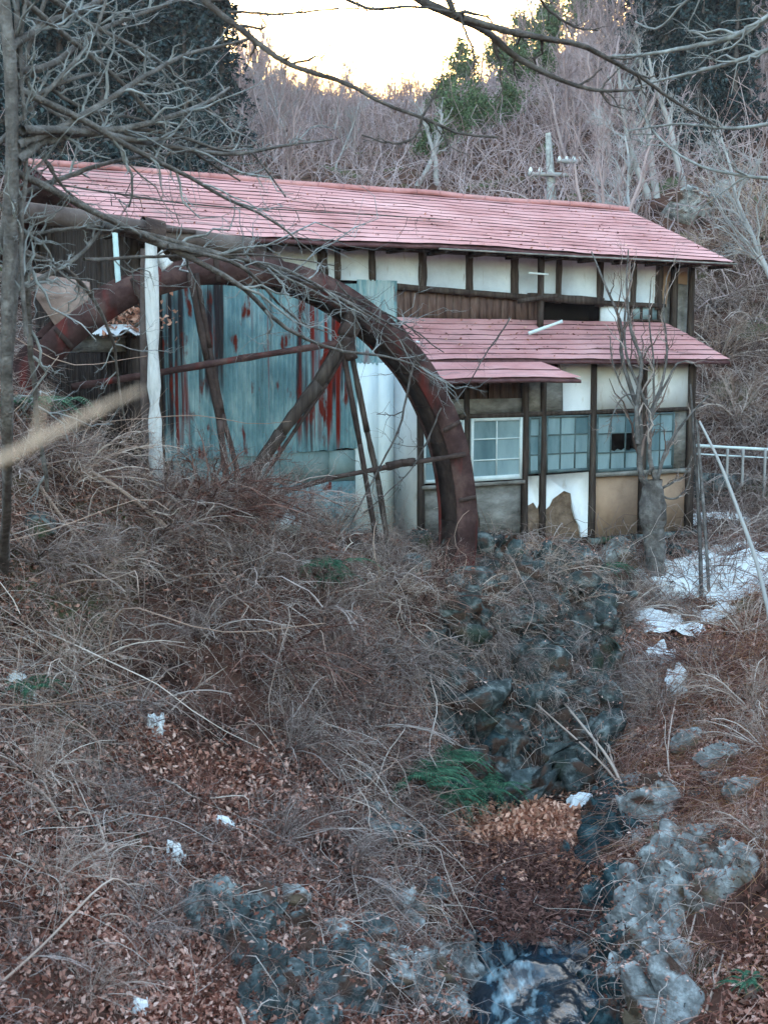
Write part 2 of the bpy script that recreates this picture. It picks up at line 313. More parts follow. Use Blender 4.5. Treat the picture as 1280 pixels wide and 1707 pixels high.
def glass():
    m = mat('dusty_glass', [(.025,.065,.085),(.09,.16,.19),(.24,.34,.38),(.12,.2,.23)], 1.1, 5, rough=.22, bump=.04, stretch=(1.6, 1, .5), island=.55, spec=.5)
    return m
M['glass'] = glass()
def water():
    m = mat('stream_water', [(.002,.005,.009),(.006,.018,.03),(.02,.065,.10),(.04,.13,.19)], 1.5, 8, rough=.12, bump=.8, bscale=7, stretch=(1.6, 1, 1), pos=[.3,.50,.64,.8], spec=.6, dist=2.5)
    return overlay(m, (.45,.66,.76), [(.95,1.45,-8,-4,.17)], 4.2, (2.0,.8,1), .66, .98)
M['water'] = water()

# ---------------------------------------------------------------- ground sheet
def axis(lo, hi, step, far, n, neg):
    mid = np.arange(lo, hi+1e-6, step); k = np.linspace(0, 1, n+1)[1:]
    up = hi+(far-hi)*k**2.6; dn = lo-(neg+lo if lo > 0 else neg-abs(lo))*k[::-1]**2.6
    return np.r_[dn, mid, up]
gx = axis(-8.6, 8.6, .11, 420, 60, 420); gy = np.r_[np.linspace(-300, -2, 10), np.arange(-1, 6.4, .5), np.arange(6.5, 26, .1), 26+(560-26)*np.linspace(0, 1, 90)[1:]**2.6]
gx = np.sort(gx)
X, Yg = np.meshgrid(gx, gy); Z = H(X.ravel(), Yg.ravel()).reshape(X.shape)
nx, ny = len(gx), len(gy); ii = (np.arange(ny-1)[:, None]*nx+np.arange(nx-1)[None]).ravel()
gm = MB().add(np.stack([X.ravel(), Yg.ravel(), Z.ravel()], 1), np.stack([ii, ii+1, ii+nx+1, ii+nx], 1))
tag(gm.build('ground', M['soil'], smooth=True), kind='structure')

# ---------------------------------------------------------------- stream
cl = np.array([[*G(px, py)[:2], w] for px, py, w in [(890,1707,.72),(875,1640,.74),(880,1570,.8),(870,1500,.85),(870,1430,.8),(890,1360,.7)]])
p0 = cl[0]+(cl[0]-cl[1])*2.2; cl = np.r_[[p0], cl]
tt = np.linspace(0, len(cl)-1, 90); cx = np.interp(tt, range(len(cl)), cl[:, 0]); cy = np.interp(tt, range(len(cl)), cl[:, 1]); cw = np.interp(tt, range(len(cl)), cl[:, 2])
zc = H(cx, cy, False); zc = np.maximum.accumulate(zc)+.13
sv = np.linspace(-1, 1, 30); SX = cx[:, None]+sv[None]*cw[:, None]; SY = cy[:, None]+0*SX
SX = SX+.22*fbm(SY*1.6, SY*0+SX*.3, 37, 3); SZ = zc[:, None]+.07*fbm(SX*3, SY*2.2, 31, 4)-.30*np.abs(sv[None])**3+0*SX
ii = (np.arange(89)[:, None]*30+np.arange(29)[None]).ravel()
tag(MB().add(np.stack([SX.ravel(), SY.ravel(), SZ.ravel()], 1), np.stack([ii, ii+1, ii+31, ii+30], 1)).build('stream', M['water'], smooth=True), kind='structure')

# ================================================================ MILL BUILDING
mill = empty('mill_building', (O[0], O[1], ZB), 'abandoned two storey mill with long faded red metal roofs and teal corrugated wall', 'building', rz=AB)
def z_(z): return z-ZB
def bx(mb, u0, u1, v0, v1, z0, z1, j=0): return mb.box(u0, u1, v0, v1, z_(z0), z_(z1), j)
def part(name, mb, m, par=None, label=None, smooth=False):
    o = mb.build(name, M[m], par or mill, smooth=smooth)
    if label: o['label'] = label
    return o
def roof_slope(name, ev, ez, tv, tz, uL, uR, n, label, flip=False, tilt=None, seed=1):
    """stepped metal courses; uL,uR = (eave, top) end positions"""
    mb = MB(); seam_shade_ = MB(); m = 220; nu = np.linspace(0, 1, m)
    for i in range(n):
        a, b = i/n, (i+1)/n+.02
        rows = []
        for t, lift in ((a, -.004), (a, .013), (a+.15/n, .016), (min(b, 1.0), .0)):
            u = (uL[0]+(uL[1]-uL[0])*t)*(1-nu)+(uR[0]+(uR[1]-uR[0])*t)*nu
            wob = .006*fbm(u*1.3, np.full(m, i*7.3+seed), 5, 4)
            v = ev+(tv-ev)*(t)+wob*1.5*(t == a)
            sag = .03*vn(u*.35, np.full(m, t*1.5), 11+seed)-.006*vn(u*2.3, np.full(m, t*4), 12)
            z = ez+(tz-ez)*t+lift+sag+.008*np.maximum(0, fbm(u*2.1, np.full(m, i*3.1), 8, 3))*(t == a)
            rows.append(np.stack([u, v+0*u, z_(z)], 1))
        V_ = np.concatenate(rows); k = (np.arange(2)[:, None]*m+m+np.arange(m-1)[None]).ravel()
        mb.add(V_, np.stack([k, k+1, k+m+1, k+m], 1))
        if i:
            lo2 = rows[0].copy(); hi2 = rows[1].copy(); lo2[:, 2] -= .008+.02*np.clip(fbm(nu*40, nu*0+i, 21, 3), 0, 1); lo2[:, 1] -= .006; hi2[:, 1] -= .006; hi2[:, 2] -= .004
            k = np.arange(m-1); seam_shade_.add(np.concatenate([lo2, hi2]), np.stack([k, k+1, k+m+1, k+m], 1))
    o = part(name, mb, 'roof', label=label)
    sm_ = part('roof_seam_shade', seam_shade_, 'deck_lipshade', o); sm_['kind'] = 'stuff'  # dark strips paint the shadow of each lip along the course seams
    lip = MB(); th = .05                # deck under the sheets
    V_ = []
    for dz in (-.012, -.012-th):
        for (t) in (0, 1):
            u = (uL[t])*(1-nu)+uR[t]*nu; v = (ev if t == 0 else tv); z = (ez if t == 0 else tz)
            sag = .03*vn(u*.35, np.full(m, t*1.5), 11+seed)-.006*vn(u*2.3, np.full(m, t*4.), 12)
            V_.append(np.stack([u, np.full(m, v), z_(z+dz-.045+(.03 if t == 0 else 0)+sag)], 1))
    V_ = np.concatenate(V_); k = np.arange(m-1); q = []
    for a, b in ((0, 1), (3, 2), (2, 0), (1, 3)): q.append(np.stack([a*m+k, a*m+k+1, b*m+k+1, b*m+k], 1))
    q.append([[0, m, 3*m, 2*m], [m-1, 2*m-1, 4*m-1, 3*m-1]])
    lip.add(V_, np.concatenate(q)); part('roof_deck', lip, 'deck_lipshade', o)
    return o
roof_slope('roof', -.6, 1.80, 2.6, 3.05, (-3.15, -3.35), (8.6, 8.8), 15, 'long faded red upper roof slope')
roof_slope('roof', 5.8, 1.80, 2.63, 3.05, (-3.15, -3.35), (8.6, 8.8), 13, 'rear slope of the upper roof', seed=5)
rc = MB(); m = 80
for i in range(24):
    u0 = -3.36+i*.507; rc.bar((u0, 2.61, z_(3.065+.02*vn([u0], [0], 3)[0])), (u0+.5, 2.61, z_(3.065+.02*vn([u0+.5], [0], 3)[0])), .09, .22, .02)
part('ridge_cap', rc, 'roof')
part('gutter', MB().tubes(np.array([[2.2, -.66, z_(1.735)], [5, -.67, z_(1.725)], [8.62, -.66, z_(1.74)]])[None], np.array([[.015, .015, .015]]), 8), 'greyboard', label='thin pale gutter under the right of the upper eave')
gd = np.random.default_rng(3); n_ = 420; t_ = gd.uniform(0, 1, n_)**1.3; u_ = gd.uniform(-3, 8.5, n_)
db = np.stack([u_, -.6+3.2*t_, z_(1.8+1.25*t_+.03)], 1); db[:, 2] += .03*vn(u_*.35, t_*1.5, 12)
db2 = np.stack([gd.uniform(1.7, 7.6, 220), gd.uniform(-1.15, -.05, 220), np.zeros(220)], 1); db2[:, 2] = z_(.69+.58*db2[:, 1]+.035)
tag(part('roof_litter', MB().leaves(np.r_[db, db2], .028, .3), 'leaf'), kind='stuff')
# --- lower (pent) roof
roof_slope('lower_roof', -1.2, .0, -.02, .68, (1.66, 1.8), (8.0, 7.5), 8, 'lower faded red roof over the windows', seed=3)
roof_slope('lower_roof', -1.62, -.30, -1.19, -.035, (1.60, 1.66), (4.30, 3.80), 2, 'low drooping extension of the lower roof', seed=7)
# --- upper wall
posts = [-.42, .48, .74, 1.36, 2.29, 3.2, 4.12, 5.05, 5.98, 6.74, 7.34]
pw = [.08, .16, .09, .1, .13, .11, .13, .1, .12, .1, .14]
def bot(u): return float(np.interp(u, [-1, 1.7, 2.3, 6, 7.4], [1.26, 1.24, 1.20, 1.06, 1.03]))
pl = MB(); ed = [-.86]+posts
for a, b in zip(ed[:-1], ed[1:]):
    pl.poly([(a, z_(bot(a))), (b, z_(bot(b))), (b, z_(1.84)), (a, z_(1.84))], 0, .06)
part('plaster_wall', pl, 'plaster', label='white plaster band under the upper eave')
for i, (u, w) in enumerate(zip(posts, pw)):
    mb = MB(); mb.bar((u, .0, z_(bot(u)-(.0 if u < 2 else .12))), (u+rng.uniform(-.02, .02), .0, z_(1.84)), w, .1, .1); part('post', mb, 'wood')
part('eave_beam', bx(MB(), -2.6, 8.3, -.06, .08, 1.72, 1.80), 'wood')
r = MB(); r.bar((1.8, -.03, z_(1.17)), (4.75, -.03, z_(1.05)), .09, .1, .1); r.bar((4.4, -.05, z_(1.08)), (6.0, -.05, z_(1.03)), .13, .14, .1); r.bar((6.0, -.02, z_(1.0)), (7.5, -.02, z_(.99)), .07, .08); part('rail', r, 'wood')
bb = MB(); u = 1.8
while u < 4.68:
    w = rng.uniform(.12, .2); bx(bb, u, min(u+w-.012, 4.68), .0+rng.uniform(0, .02), .05, .6, 1.15); u += w
part('board_wall', bb, 'board', label='brown vertical boards between the roofs')
part('opening', bx(MB(), 4.68, 6.0, .3, .34, .4, 1.2), 'dark', label='black sheet standing for the unlit opening between the two roofs')  # sheet set back in the gap, its black paints the indoor shade
part('plaster_wall', bx(MB(), 6.04, 6.66, .01, .06, .5, 1.0), 'plaster')
sw = MB(); 
for u in (6.72, 6.95, 7.18, 7.36): bx(sw, u-.02, u+.02, -.03, .01, .72, 1.0)
bx(sw, 6.7, 7.4, -.032, .012, .70, .74)
w0 = part('window', sw, 'wood', label='small lattice window under the upper right wall'); bx(g_ := MB(), 6.74, 7.34, .0, .012, .74, 1.0); part('pane', g_, 'glass', w0)
rw = MB(); u = 7.42
while u < 8.3: bx(rw, u, u+.15, .25+rng.uniform(0, .03), .3, -3.1, 1.8); u += .16
part('board_wall', rw, 'greyboard', label='recessed grey board wall at the right end')
pr = MB(); pr.poly([(7.48, z_(1.1)), (7.75, z_(1.0)), (7.8, z_(1.45)), (8.25, z_(1.4)), (8.25, z_(1.75)), (7.45, z_(1.75))], .2, .24); part('plaster_wall', pr, 'mud', label='tan plaster remnant at the right end')
for u in (7.45, 7.85, 8.28):
    part('post', MB().bar((u, .12, z_(-3.1)), (u, .12, z_(1.78)), .1, .1), 'wood')
# --- dark left part and ends
lw = MB(); u = -2.6
while u < -.88: bx(lw, u, u+.15, .0+rng.uniform(0, .03), .06, -3.2, 1.82); u += .16
part('board_wall', lw, 'wood', label='dark board wall at the left end')
ge = MB(); v = .06
while v < 5.2:
    zt = 1.8+1.25*(1-abs(v-2.6)/3.2); ge.box(-2.6+rng.uniform(-.02, .02), -2.54, v, v+.16, z_(-3.2), z_(zt)); v += .17
part('gable_wall', ge, 'wood', label='dark boarded left gable')
ge = MB(); v = .35
while v < 5.2:
    zt = 1.8+1.25*(1-abs(v-2.6)/3.2); ge.box(8.24, 8.3, v, v+.16, z_(-3.2), z_(zt)); v += .17
part('gable_wall', ge, 'wood', label='boarded right gable')
part('back_wall', bx(MB(), -2.55, 8.25, 5.2, 5.28, -3.2, 1.8), 'board')
part('interior_wall', bx(MB(), -2.5, 8.2, 1.6, 1.66, -3.2, 1.9), 'dark')  # inner wall painted near black for the shade indoors
for k, (v0, v1) in enumerate([(-.45, .05)]):
    mb = MB()
    for i in range(16): bx(mb, -3.0+i*.77, -2.93+i*.77, -.55, .0, 1.68, 1.745)
    part('rafter', mb, 'wood'); bpy.data.objects[-1 if False else 'rafter']['kind'] = 'stuff'
# --- corrugated sheets
def corr(u0, u1, zb, zt, v, pitch=.076, amp=.017):
    n = int((u1-u0)/pitch*8); us = np.linspace(u0, u1, n); rows = []; m = 12
    for i in range(m):
        t = i/(m-1); zz = zb(us)*(1-t)+zt(us)*t if callable(zb) else zb+(zt-zb)*t+0*us
        rows.append(np.stack([us, v+amp*np.sin(us/pitch*2*pi)+.012*vn(us*1.5, zz*1.2, 4), z_(zz)], 1))
    k = (np.arange(m-1)[:, None]*n+np.arange(n-1)[None]).ravel(); return MB().add(np.concatenate(rows), np.stack([k, k+1, k+n+1, k+n], 1))
cs = [-2.15, -1.42, -.72, .0, .62, 1.03]
for i, (a, b) in enumerate(zip(cs[:-1], cs[1:])):
    c = corr(a, b+.03, lambda u, i=i: -1.47+.02*i+.01*vn(u*9, u*0, 3), lambda u: 1.16+.03*u, -.05-.012*(i % 2))
    part('corrugated_sheet', c, 'teal', label=['teal corrugated sheet with dark streaks at the left edge', 'teal corrugated sheet with a dull red stain', 'clean teal corrugated sheet', 'teal corrugated sheet with long red rust streaks', 'teal corrugated sheet with broad red rust patches'][i])
part('corrugated_sheet', corr(1.05, 1.79, lambda u: -.06+.02*vn(u*14, u*0, 6), lambda u: 1.26+0*u, -.055), 'teal', label='pale corrugated sheet beside the lower roof')
fp = MB(); bx(fp, -2.0, -.3, -.03, .02, -2.75, -1.42); bx(fp, -.28, .55, -.035, .02, -1.9, -1.42); bx(fp, .565, 1.03, -.04, .02, -1.9, -1.42)
part('panel', fp, 'panel', label='flat grey green panels under the corrugated sheets')
part('panel', bx(MB(), -.28, 1.03, -.045, .02, -2.82, -1.91), 'teal', label='dark teal bottom panel')
fw = MB(); bx(fw, 1.04, 1.45, -.05, .02, -2.8, -.04); bx(fw, 1.456, 1.74, -.055, .02, -2.82, -.04)
part('white_panel', fw, 'bluewhite', label='tall blue white panel left of the windows')
# --- wing: side, front
part('side_wall', bx(MB(), 1.745, 1.80, -.74, .0, -2.86, .3), 'cream', label='cream left side wall of the window wing')
vf = -.75
for u, w, a in [(1.79,.09,-2.86),(2.66,.07,-3.),(3.82,.09,-3.05),(4.19,.08,-3.05),(5.25,.09,-3.05),(6.38,.09,-3.08),(7.5,.14,-3.1)]:
    part('post', MB().bar((u+.02, vf-.02, z_(a)), (u-.01, vf-.02, z_(.12)), w, .1, .12), 'wood')
part('lintel', MB().bar((1.8, vf-.02, z_(-.9)), (7.55, vf-.02, z_(-.86)), .07, .07), 'wood')
part('sill', MB().bar((1.8, vf-.03, z_(-2.0)), (3.8, vf-.03, z_(-2.0)), .06, .1), 'greyboard'); si = MB(); si.bar((5.25, vf-.03, z_(-1.96)), (7.5, vf-.03, z_(-1.97)), .08, .08); part('sill', si, 'greyboard')
dm = MB(); bx(dm, 1.84, 3.77, vf+.0, vf+.05, -.86, -.62); bx(dm, 3.87, 4.75, vf, vf+.05, -.86, -.35)
part('wall', dm, 'greyboard', label='broken grey wall strip over the windows')
dd = MB()
for i in range(13): bx(dd, 1.84+i*.23, 2.05+i*.23, vf+.12+rng.uniform(0, .05), vf+.17, -.7, .3)
part('wall', dd, 'board', label='dark boards exposed under the drooping roof')
wp = MB(); wp.poly([(4.62, z_(-.85)), (5.2, z_(-.86)), (5.2, z_(.15)), (4.45, z_(.15)), (4.6, z_(-.3))], vf-.01, vf+.04)
bx(wp, 5.3, 6.33, vf-.01, vf+.04, -.85, .15); bx(wp, 6.43, 7.45, vf-.01, vf+.04, -.85, .12)
part('plaster_wall', wp, 'cream', label='white plaster over the right hand windows')
gb = MB(); bx(gb, 1.83, 2.62, vf, vf+.05, -2.98, -2.0); bx(gb, 2.70, 3.77, vf, vf+.05, -3.0, -2.0); part('wall', gb, 'greyboard', label='grey weathered wall under the white window')
wq = MB(); top = [(3.88, z_(-1.92)), (5.2, z_(-1.90)), (5.2, z_(-3.0))]
wq.poly([(3.88, z_(-1.92)), (3.88, z_(-2.42)), (4.02, z_(-2.36)), (4.1, z_(-2.47)), (4.13, z_(-2.40)), (4.13, z_(-1.92))], vf-.02, vf+.01)
wq.poly([(4.25, z_(-1.92)), (4.25, z_(-2.52)), (4.36, z_(-2.44)), (4.42, z_(-2.33)), (4.66, z_(-2.2)), (4.80, z_(-2.25)), (4.86, z_(-2.55)), (4.92, z_(-2.7)), (5.0, z_(-2.82)), (5.04, z_(-3.02)), (5.19, z_(-3.02)), (5.19, z_(-1.9))], vf-.02, vf+.01)
part('plaster_wall', wq, 'cream', label='broken white plaster exposing mud beneath')
mw = MB(); nn = 26; us = np.linspace(3.88, 5.2, 40); zs = np.linspace(-3.05, -1.95, 30)
UU, ZZ = np.meshgrid(us, zs); VV = vf+.03-.035*np.abs(fbm(UU*3, ZZ*3, 14, 4))
k = (np.arange(29)[:, None]*40+np.arange(39)[None]).ravel(); mw.add(np.stack([UU.ravel(), VV.ravel(), z_(ZZ).ravel()], 1), np.stack([k, k+1, k+41, k+40], 1))
part('mud_wall', mw, 'mudrough', label='crumbling mud wall core')
mp_ = MB(); bx(mp_, 5.31, 6.32, vf, vf+.04, -3.05, -1.99); bx(mp_, 6.44, 7.43, vf, vf+.04, -3.06, -1.99)
part('mud_wall', mp_, 'mud', label='smooth tan mud panels under the dark windows')
part('side_wall', bx(MB(), 7.45, 7.51, -.7, .25, -3.1, .3), 'board')
def window(u0, u1, z0, z1, nc, nr, fm, label, fwid=.035, broken=(), v=None):
    v = vf-.02 if v is None else v
    f = MB()
    bx(f, u0, u0+fwid, v-.03, v+.02, z0, z1, .003); bx(f, u1-fwid, u1, v-.03, v+.02, z0, z1, .003)
    bx(f, u0+fwid, u1-fwid, v-.027, v+.017, z1-fwid, z1, .003); bx(f, u0+fwid, u1-fwid, v-.027, v+.017, z0, z0+fwid*1.6, .003)
    w = (u1-u0)/nc; h = (z1-z0)/nr
    for i in range(1, nc): bx(f, u0+i*w-.009, u0+i*w+.009, v-.02, v+.01, z0+fwid, z1-fwid, .002)
    for i in range(1, nr): bx(f, u0+fwid, u1-fwid, v-.017, v+.007, z0+i*h-.009, z0+i*h+.009, .002)
    o = part('window', f, fm, label=label)
    g = MB()
    for i in range(nc):
        for k in range(nr):
            if (i, k) in broken: 
                a, b, c, d = u0+i*w, u0+(i+1)*w, z_(z0+k*h), z_(z0+(k+1)*h)
                g.poly([(a, c), (b, c), (b, c+.07), (a+.75*w, c+.03), (a+.5*w, c+.06), (a+.3*w, c+.02), (a, c+.05)], v, v+.004); continue
            t = rng.uniform(-.004, .004)
            g.add([(u0+i*w+.002, v+t, z_(z0+k*h+.002)), (u0+(i+1)*w-.002, v-t, z_(z0+k*h+.002)), (u0+(i+1)*w-.002, v+t, z_(z0+(k+1)*h-.002)), (u0+i*w+.002, v-t, z_(z0+(k+1)*h-.002))], [[0, 1, 2, 3]])
    part('pane', g, 'glass', o)
window(1.85, 2.61, -1.94, -.95, 2, 3, 'whitepaint', 'white framed window behind the wheel rim')
window(2.74, 3.76, -1.95, -.93, 2, 3, 'whitepaint', 'white framed six pane window', .05)
window(3.89, 4.14, -1.88, -.93, 1, 3, 'tealpaint', 'narrow dark framed window strip')
window(4.25, 5.18, -1.88, -.92, 3, 3, 'tealpaint', 'dark framed nine pane window')
window(5.32, 6.31, -1.92, -.92, 3, 3, 'tealpaint', 'dark framed window with a broken black pane', broken=((1, 1),(2,1)))
window(6.45, 7.1, -1.92, -.92, 2, 3, 'tealpaint', 'dark framed window behind the pollard tree')
part('wall', bx(MB(), 7.12, 7.42, vf, vf+.04, -1.93, -.9), 'greyboard')
fb = MB(); fb.bar((5.2, vf-.06, z_(-3.1)), (7.7, vf-.06, z_(-3.12)), .09, .14); fb.bar((1.8, vf-.03, z_(-3.02)), (5.2, vf-.03, z_(-3.08)), .08, .1); part('foundation_beam', fb, 'stone')
# black bits: broken bracket and plank on roof
bk = empty('roof_bracket', Wd(4.5, -.25, 1.0), 'dark post with a crooked arm rising between the two roofs', 'bracket', rz=AB)
MB().bar((0, 0, -.5), (0, 0, .75), .08, .08).build('post', M['wood'], bk); MB().bar((-.5, -.05, -.02), (.32, -.05, .10), .07, .07).build('arm', M['wood'], bk); MB().bar((-.3, -.06, .45), (.1, -.06, .44), .03, .03).build('stay', M['whitepaint'], bk)
p = Wd(4.35, -.6, .52); pk = MB().bar((-.35, 0, -.08), (.33, -.02, .13), .05, .025).build('loose_plank', M['whitepaint'], loc=p); pk.rotation_euler = (0, 0, AB)
tag(pk, 'thin white plank lying loose on the lower roof', 'plank')

# ================================================================ WATER WHEEL
ww = empty('water_wheel', Wd(WC[0], -2.2, WC[2]), 'huge rusty iron water wheel standing in front of the mill', 'water wheel', rz=AB)
RW = 3.74
def ring(r0, r1, y0, y1, n=160, a0=0, a1=2*pi):
    a = np.linspace(a0, a1, n); jr = .012*vn(a*6, a*0, 3); c, s = np.cos(a), np.sin(a); mb = MB()
    rows = [np.stack([c*(r+jr), np.full(n, y), s*(r+jr)], 1) for r, y in ((r0, y0), (r1, y0), (r1, y1), (r0, y1))]
    k = np.arange(n-1); q = [np.stack([i*n+k, i*n+k+1, ((i+1) % 4)*n+k+1, ((i+1) % 4)*n+k], 1) for i in range(4)]
    return mb.add(np.concatenate(rows), np.concatenate(q))
tilt = .0
ring(RW-.35, RW, .0, .035).build('front_rim', M['rim'], ww)
ring(RW-.35, RW, .50, .535).build('rear_rim', M['rim'], ww)
ring(RW-.32, RW-.295, .036, .499).build('rim_lining', M['iron'], ww)
for a in np.arange(.1, 2*pi, pi/10):
    c, s = cos(a), sin(a); MB().bar((c*(RW-.33), -.012, s*(RW-.33)), (c*(RW-.02), -.012, s*(RW-.02)), .06, .02).build('rim_seam', M['iron'], ww)
bk_ = MB()
for a in np.arange(0, 2*pi, pi/18):
    c, s = cos(a), sin(a); b0 = np.array([c*(RW-.33), 0, s*(RW-.33)]); b1 = np.array([cos(a+.07)*(RW-.03), 0, sin(a+.07)*(RW-.03)])
    t = np.array([-s, 0, c])*.012
    bk_.add([b0+[0, .036, 0], b1+[0, .036, 0], b1+[0, .499, 0], b0+[0, .499, 0], b0+t+[0, .036, 0], b1+t+[0, .036, 0], b1+t+[0, .499, 0], b0+t+[0, .499, 0]], [[0, 1, 2, 3], [7, 6, 5, 4], [0, 4, 5, 1], [2, 6, 7, 3]])
bk_.build('bucket', M['iron'], ww)['kind'] = 'stuff'
def onw(px, py, dv=0):
    u, z = B(px, py, -2.2+dv); return np.array([u-WC[0], dv, z-WC[2]])
hub = MB(); a = np.linspace(0, 2*pi, 25); hub.tubes(np.array([[0, -.25, 0], [0, .05, 0], [0, .3, 0], [0, .8, 0]])[None], np.array([[.16, .34, .34, .16]]), 16); hub.build('hub', M['iron'], ww)
for pts, w, m in [([(316,452),(345,600),(366,700),(380,815)], .085, 'iron'), ([(327,455),(350,580),(371,690),(404,815)], .065, 'iron'),
                  ([(570,575),(600,740),(628,905)], .075, 'iron'), ([(583,575),(612,720),(630,800),(650,930)], .08, 'wood'),
                  ([(592,535),(530,640),(468,722),(400,822)], .17, 'wood'), ([(600,545),(545,640),(490,720),(430,810)], .05, 'iron'),
                  ([(120,645),(262,622),(400,598),(500,582),(590,568)], .10, 'rim'), ([(430,832),(555,796),(660,776),(775,757)], .075, 'iron'),
                  ([(590,515),(575,560),(585,600)], .2, 'iron'), ([(645,778),(668,772),(690,770)], .13, 'iron')]:
    pts = [onw(x, y, -.03-.02*w) for x, y in pts]; mb = MB()
    for a, b in zip(pts[:-1], pts[1:]): mb.bar(a, b, w*.85, w*.6, .12)
    mb.build('brace', M[m], ww)
for k in range(6):      # main arms to the hub, mostly behind the bank
    a = radians(200+k*28); MB().bar((cos(a)*.3, .3, sin(a)*.3), (cos(a)*(RW-.36), .3, sin(a)*(RW-.36)), .11, .08).build('arm', M['iron'], ww)

# ================================================================ FLUME PIPE, POSTS, OTHER BUILT THINGS
fl = empty('flume_pipe', Wd(-3, -1.9, 1.5), 'thick brown flume pipe running under the eave above the wheel', 'pipe', rz=AB)
def onp(px, py, v=-1.9):
    u, z = B(px, py, v); return np.array([u+3, v+1.9, z-1.5])
for seg in ([(30,352),(140,366),(252,386)], [(252,386),(340,402),(418,412)]):
    c = curve([onp(*q) for q in seg], 12); MB().tubes(c[None], np.full((1, 12), .125), 18).build('pipe', M['pipe'], fl, smooth=True)
c = np.array([onp(236, 383), onp(270, 390)]); MB().tubes(c[None], np.array([[.17, .17]]), 18).build('collar', M['iron'], fl)
MB().bar(onp(206, 376)-[0, 0, .03], onp(320, 386)+[0, 0, -.02], .05, .3).build('strap', M['iron'], fl)
sc = MB(); sc.bar(onp(418, 412)+[0, 0, -.12], onp(470, 440)+[0, 0, -.12], .3, .05); sc.build('spout', M['iron'], fl)
def pole(name, pts, rad, m, label, cat, k=10, group=None):
    c = curve(pts, 14); base = c[0].copy(); r = np.interp(np.linspace(0, 1, 14), np.linspace(0, 1, len(rad)), rad)*(1+.06*rng.normal(size=14))
    return tag(MB().tubes((c-base)[None], r[None], k).build(name, M[m], loc=base, smooth=True), label, cat, group)
b0 = G(262, 815); pp = empty('flume_post', b0, 'tall pale peeling post holding up the flume pipe', 'post')
top = P(252, 400, b0[1]); c = curve([b0-[0, 0, .3], P(256, 600, b0[1]), top], 16); MB().tubes((c-b0)[None], (.075+.008*rng.normal(size=16))[None], 12).build('post', M['postm'], pp, smooth=True)
c = curve([b0+[-.14, .15, -.3], P(241, 600, b0[1]+.15), P(243, 415, b0[1]+.15)], 12); MB().tubes((c-b0)[None], np.full((1, 12), .06), 8).build('rear_post', M['pipe'], pp)
MB().bar(P(243, 396, b0[1]+.1)-b0, P(278, 396, b0[1]+.1)-b0, .07, .12).build('cap', M['iron'], pp); MB().bar(P(262, 425, b0[1]+.1)-b0, P(280, 445, b0[1]+.1)-b0, .16, .05).build('bracket', M['postm'], pp)
pole('short_pipe', [P(198, 476, 15.6), P(192, 388, 15.6)], [.035, .035], 'cyan', 'short pale cyan pipe hanging under the brown flume', 'pipe')
pole('lean_pole', [G(1168, 1000), P(1166, 880, 20.6), P(1150, 640, 21.2)], [.035, .03, .02], 'bark_dark', 'thin dark pole standing in the snow at the right house corner', 'pole')
pole('lean_pole', [G(1181, 998), P(1175, 880, 20.5), P(1160, 700, 21.)], [.03, .028, .02], 'bark_mid', 'grey pole just right of the dark pole in the snow', 'pole')
pole('dead_branch', [P(1300, 1110, 17.8), P(1262, 937, 18.2), P(1234, 863, 18.4), P(1199, 769, 18.7), P(1165, 702, 19)], [.036, .032, .028, .016], 'far_pale', 'long pale dead trunk leaning left toward the house corner', 'dead branch')
# guardrail
Yr = 24.
gr = empty('guardrail', P(1220, 790, Yr), 'white railing beyond the right end of the house', 'railing'); b_ = P(1220, 790, Yr)
for (x0, y0, x1, y1, w) in [(1150, 742, 1330, 752, .05), (1150, 756, 1330, 766, .025)]:
    MB().bar(P(x0, y0, Yr)-b_, P(x1, y1, Yr+1)-b_, w, .06).build('rail', M['whitepaint'], gr)
for px in (1165, 1212, 1238, 1275, 1310): 
    q = P(px, 748, Yr+.3)-b_; q2 = q.copy(); q2[2] -= 1.25 if px in (1165, 1275) else .75; MB().bar(q, q2, .045, .04).build('post', M['far_pale'], gr)
lw_ = MB(); a, b = P(1155, 790, 25.2), P(1360, 800, 26.); lw_.bar(a-b_+[0, 0, -.4], b-b_+[0, 0, -.4], .85, .3, .03)
tag(lw_.build('retaining_wall', M['bluestone'], loc=b_), 'pale blue grey retaining wall below the white railing', 'wall')
# utility pole far behind
q0 = G(920, 345, 30); up = empty('utility_pole', q0, 'pale utility pole with crossarms beyond the upper roof', 'utility pole'); Yu = q0[1]
MB().tubes(np.array([[0, 0, -.5], P(918, 300, Yu)-q0, P(913, 222, Yu)-q0])[None], np.array([[.17, .14, .09]]), 10).build('pole', M['bark_pale'], up)
for (x0, x1, y) in ((880, 950, 290), (928, 968, 268)): MB().bar(P(x0, y, Yu-.2)-q0, P(x1, y+2, Yu-.2)-q0, .12, .12).build('crossarm', M['far_pale'], up)
for px in (884, 900, 932, 944, 956, 966):
    c = P(px, 266 if px > 928 else 284, Yu-.2)-q0; MB().tubes(np.array([c-[0, 0, .1], c, c+[0, 0, .1]])[None], np.array([[.04, .07, .03]]), 8).build('insulator', M['insul'], up)
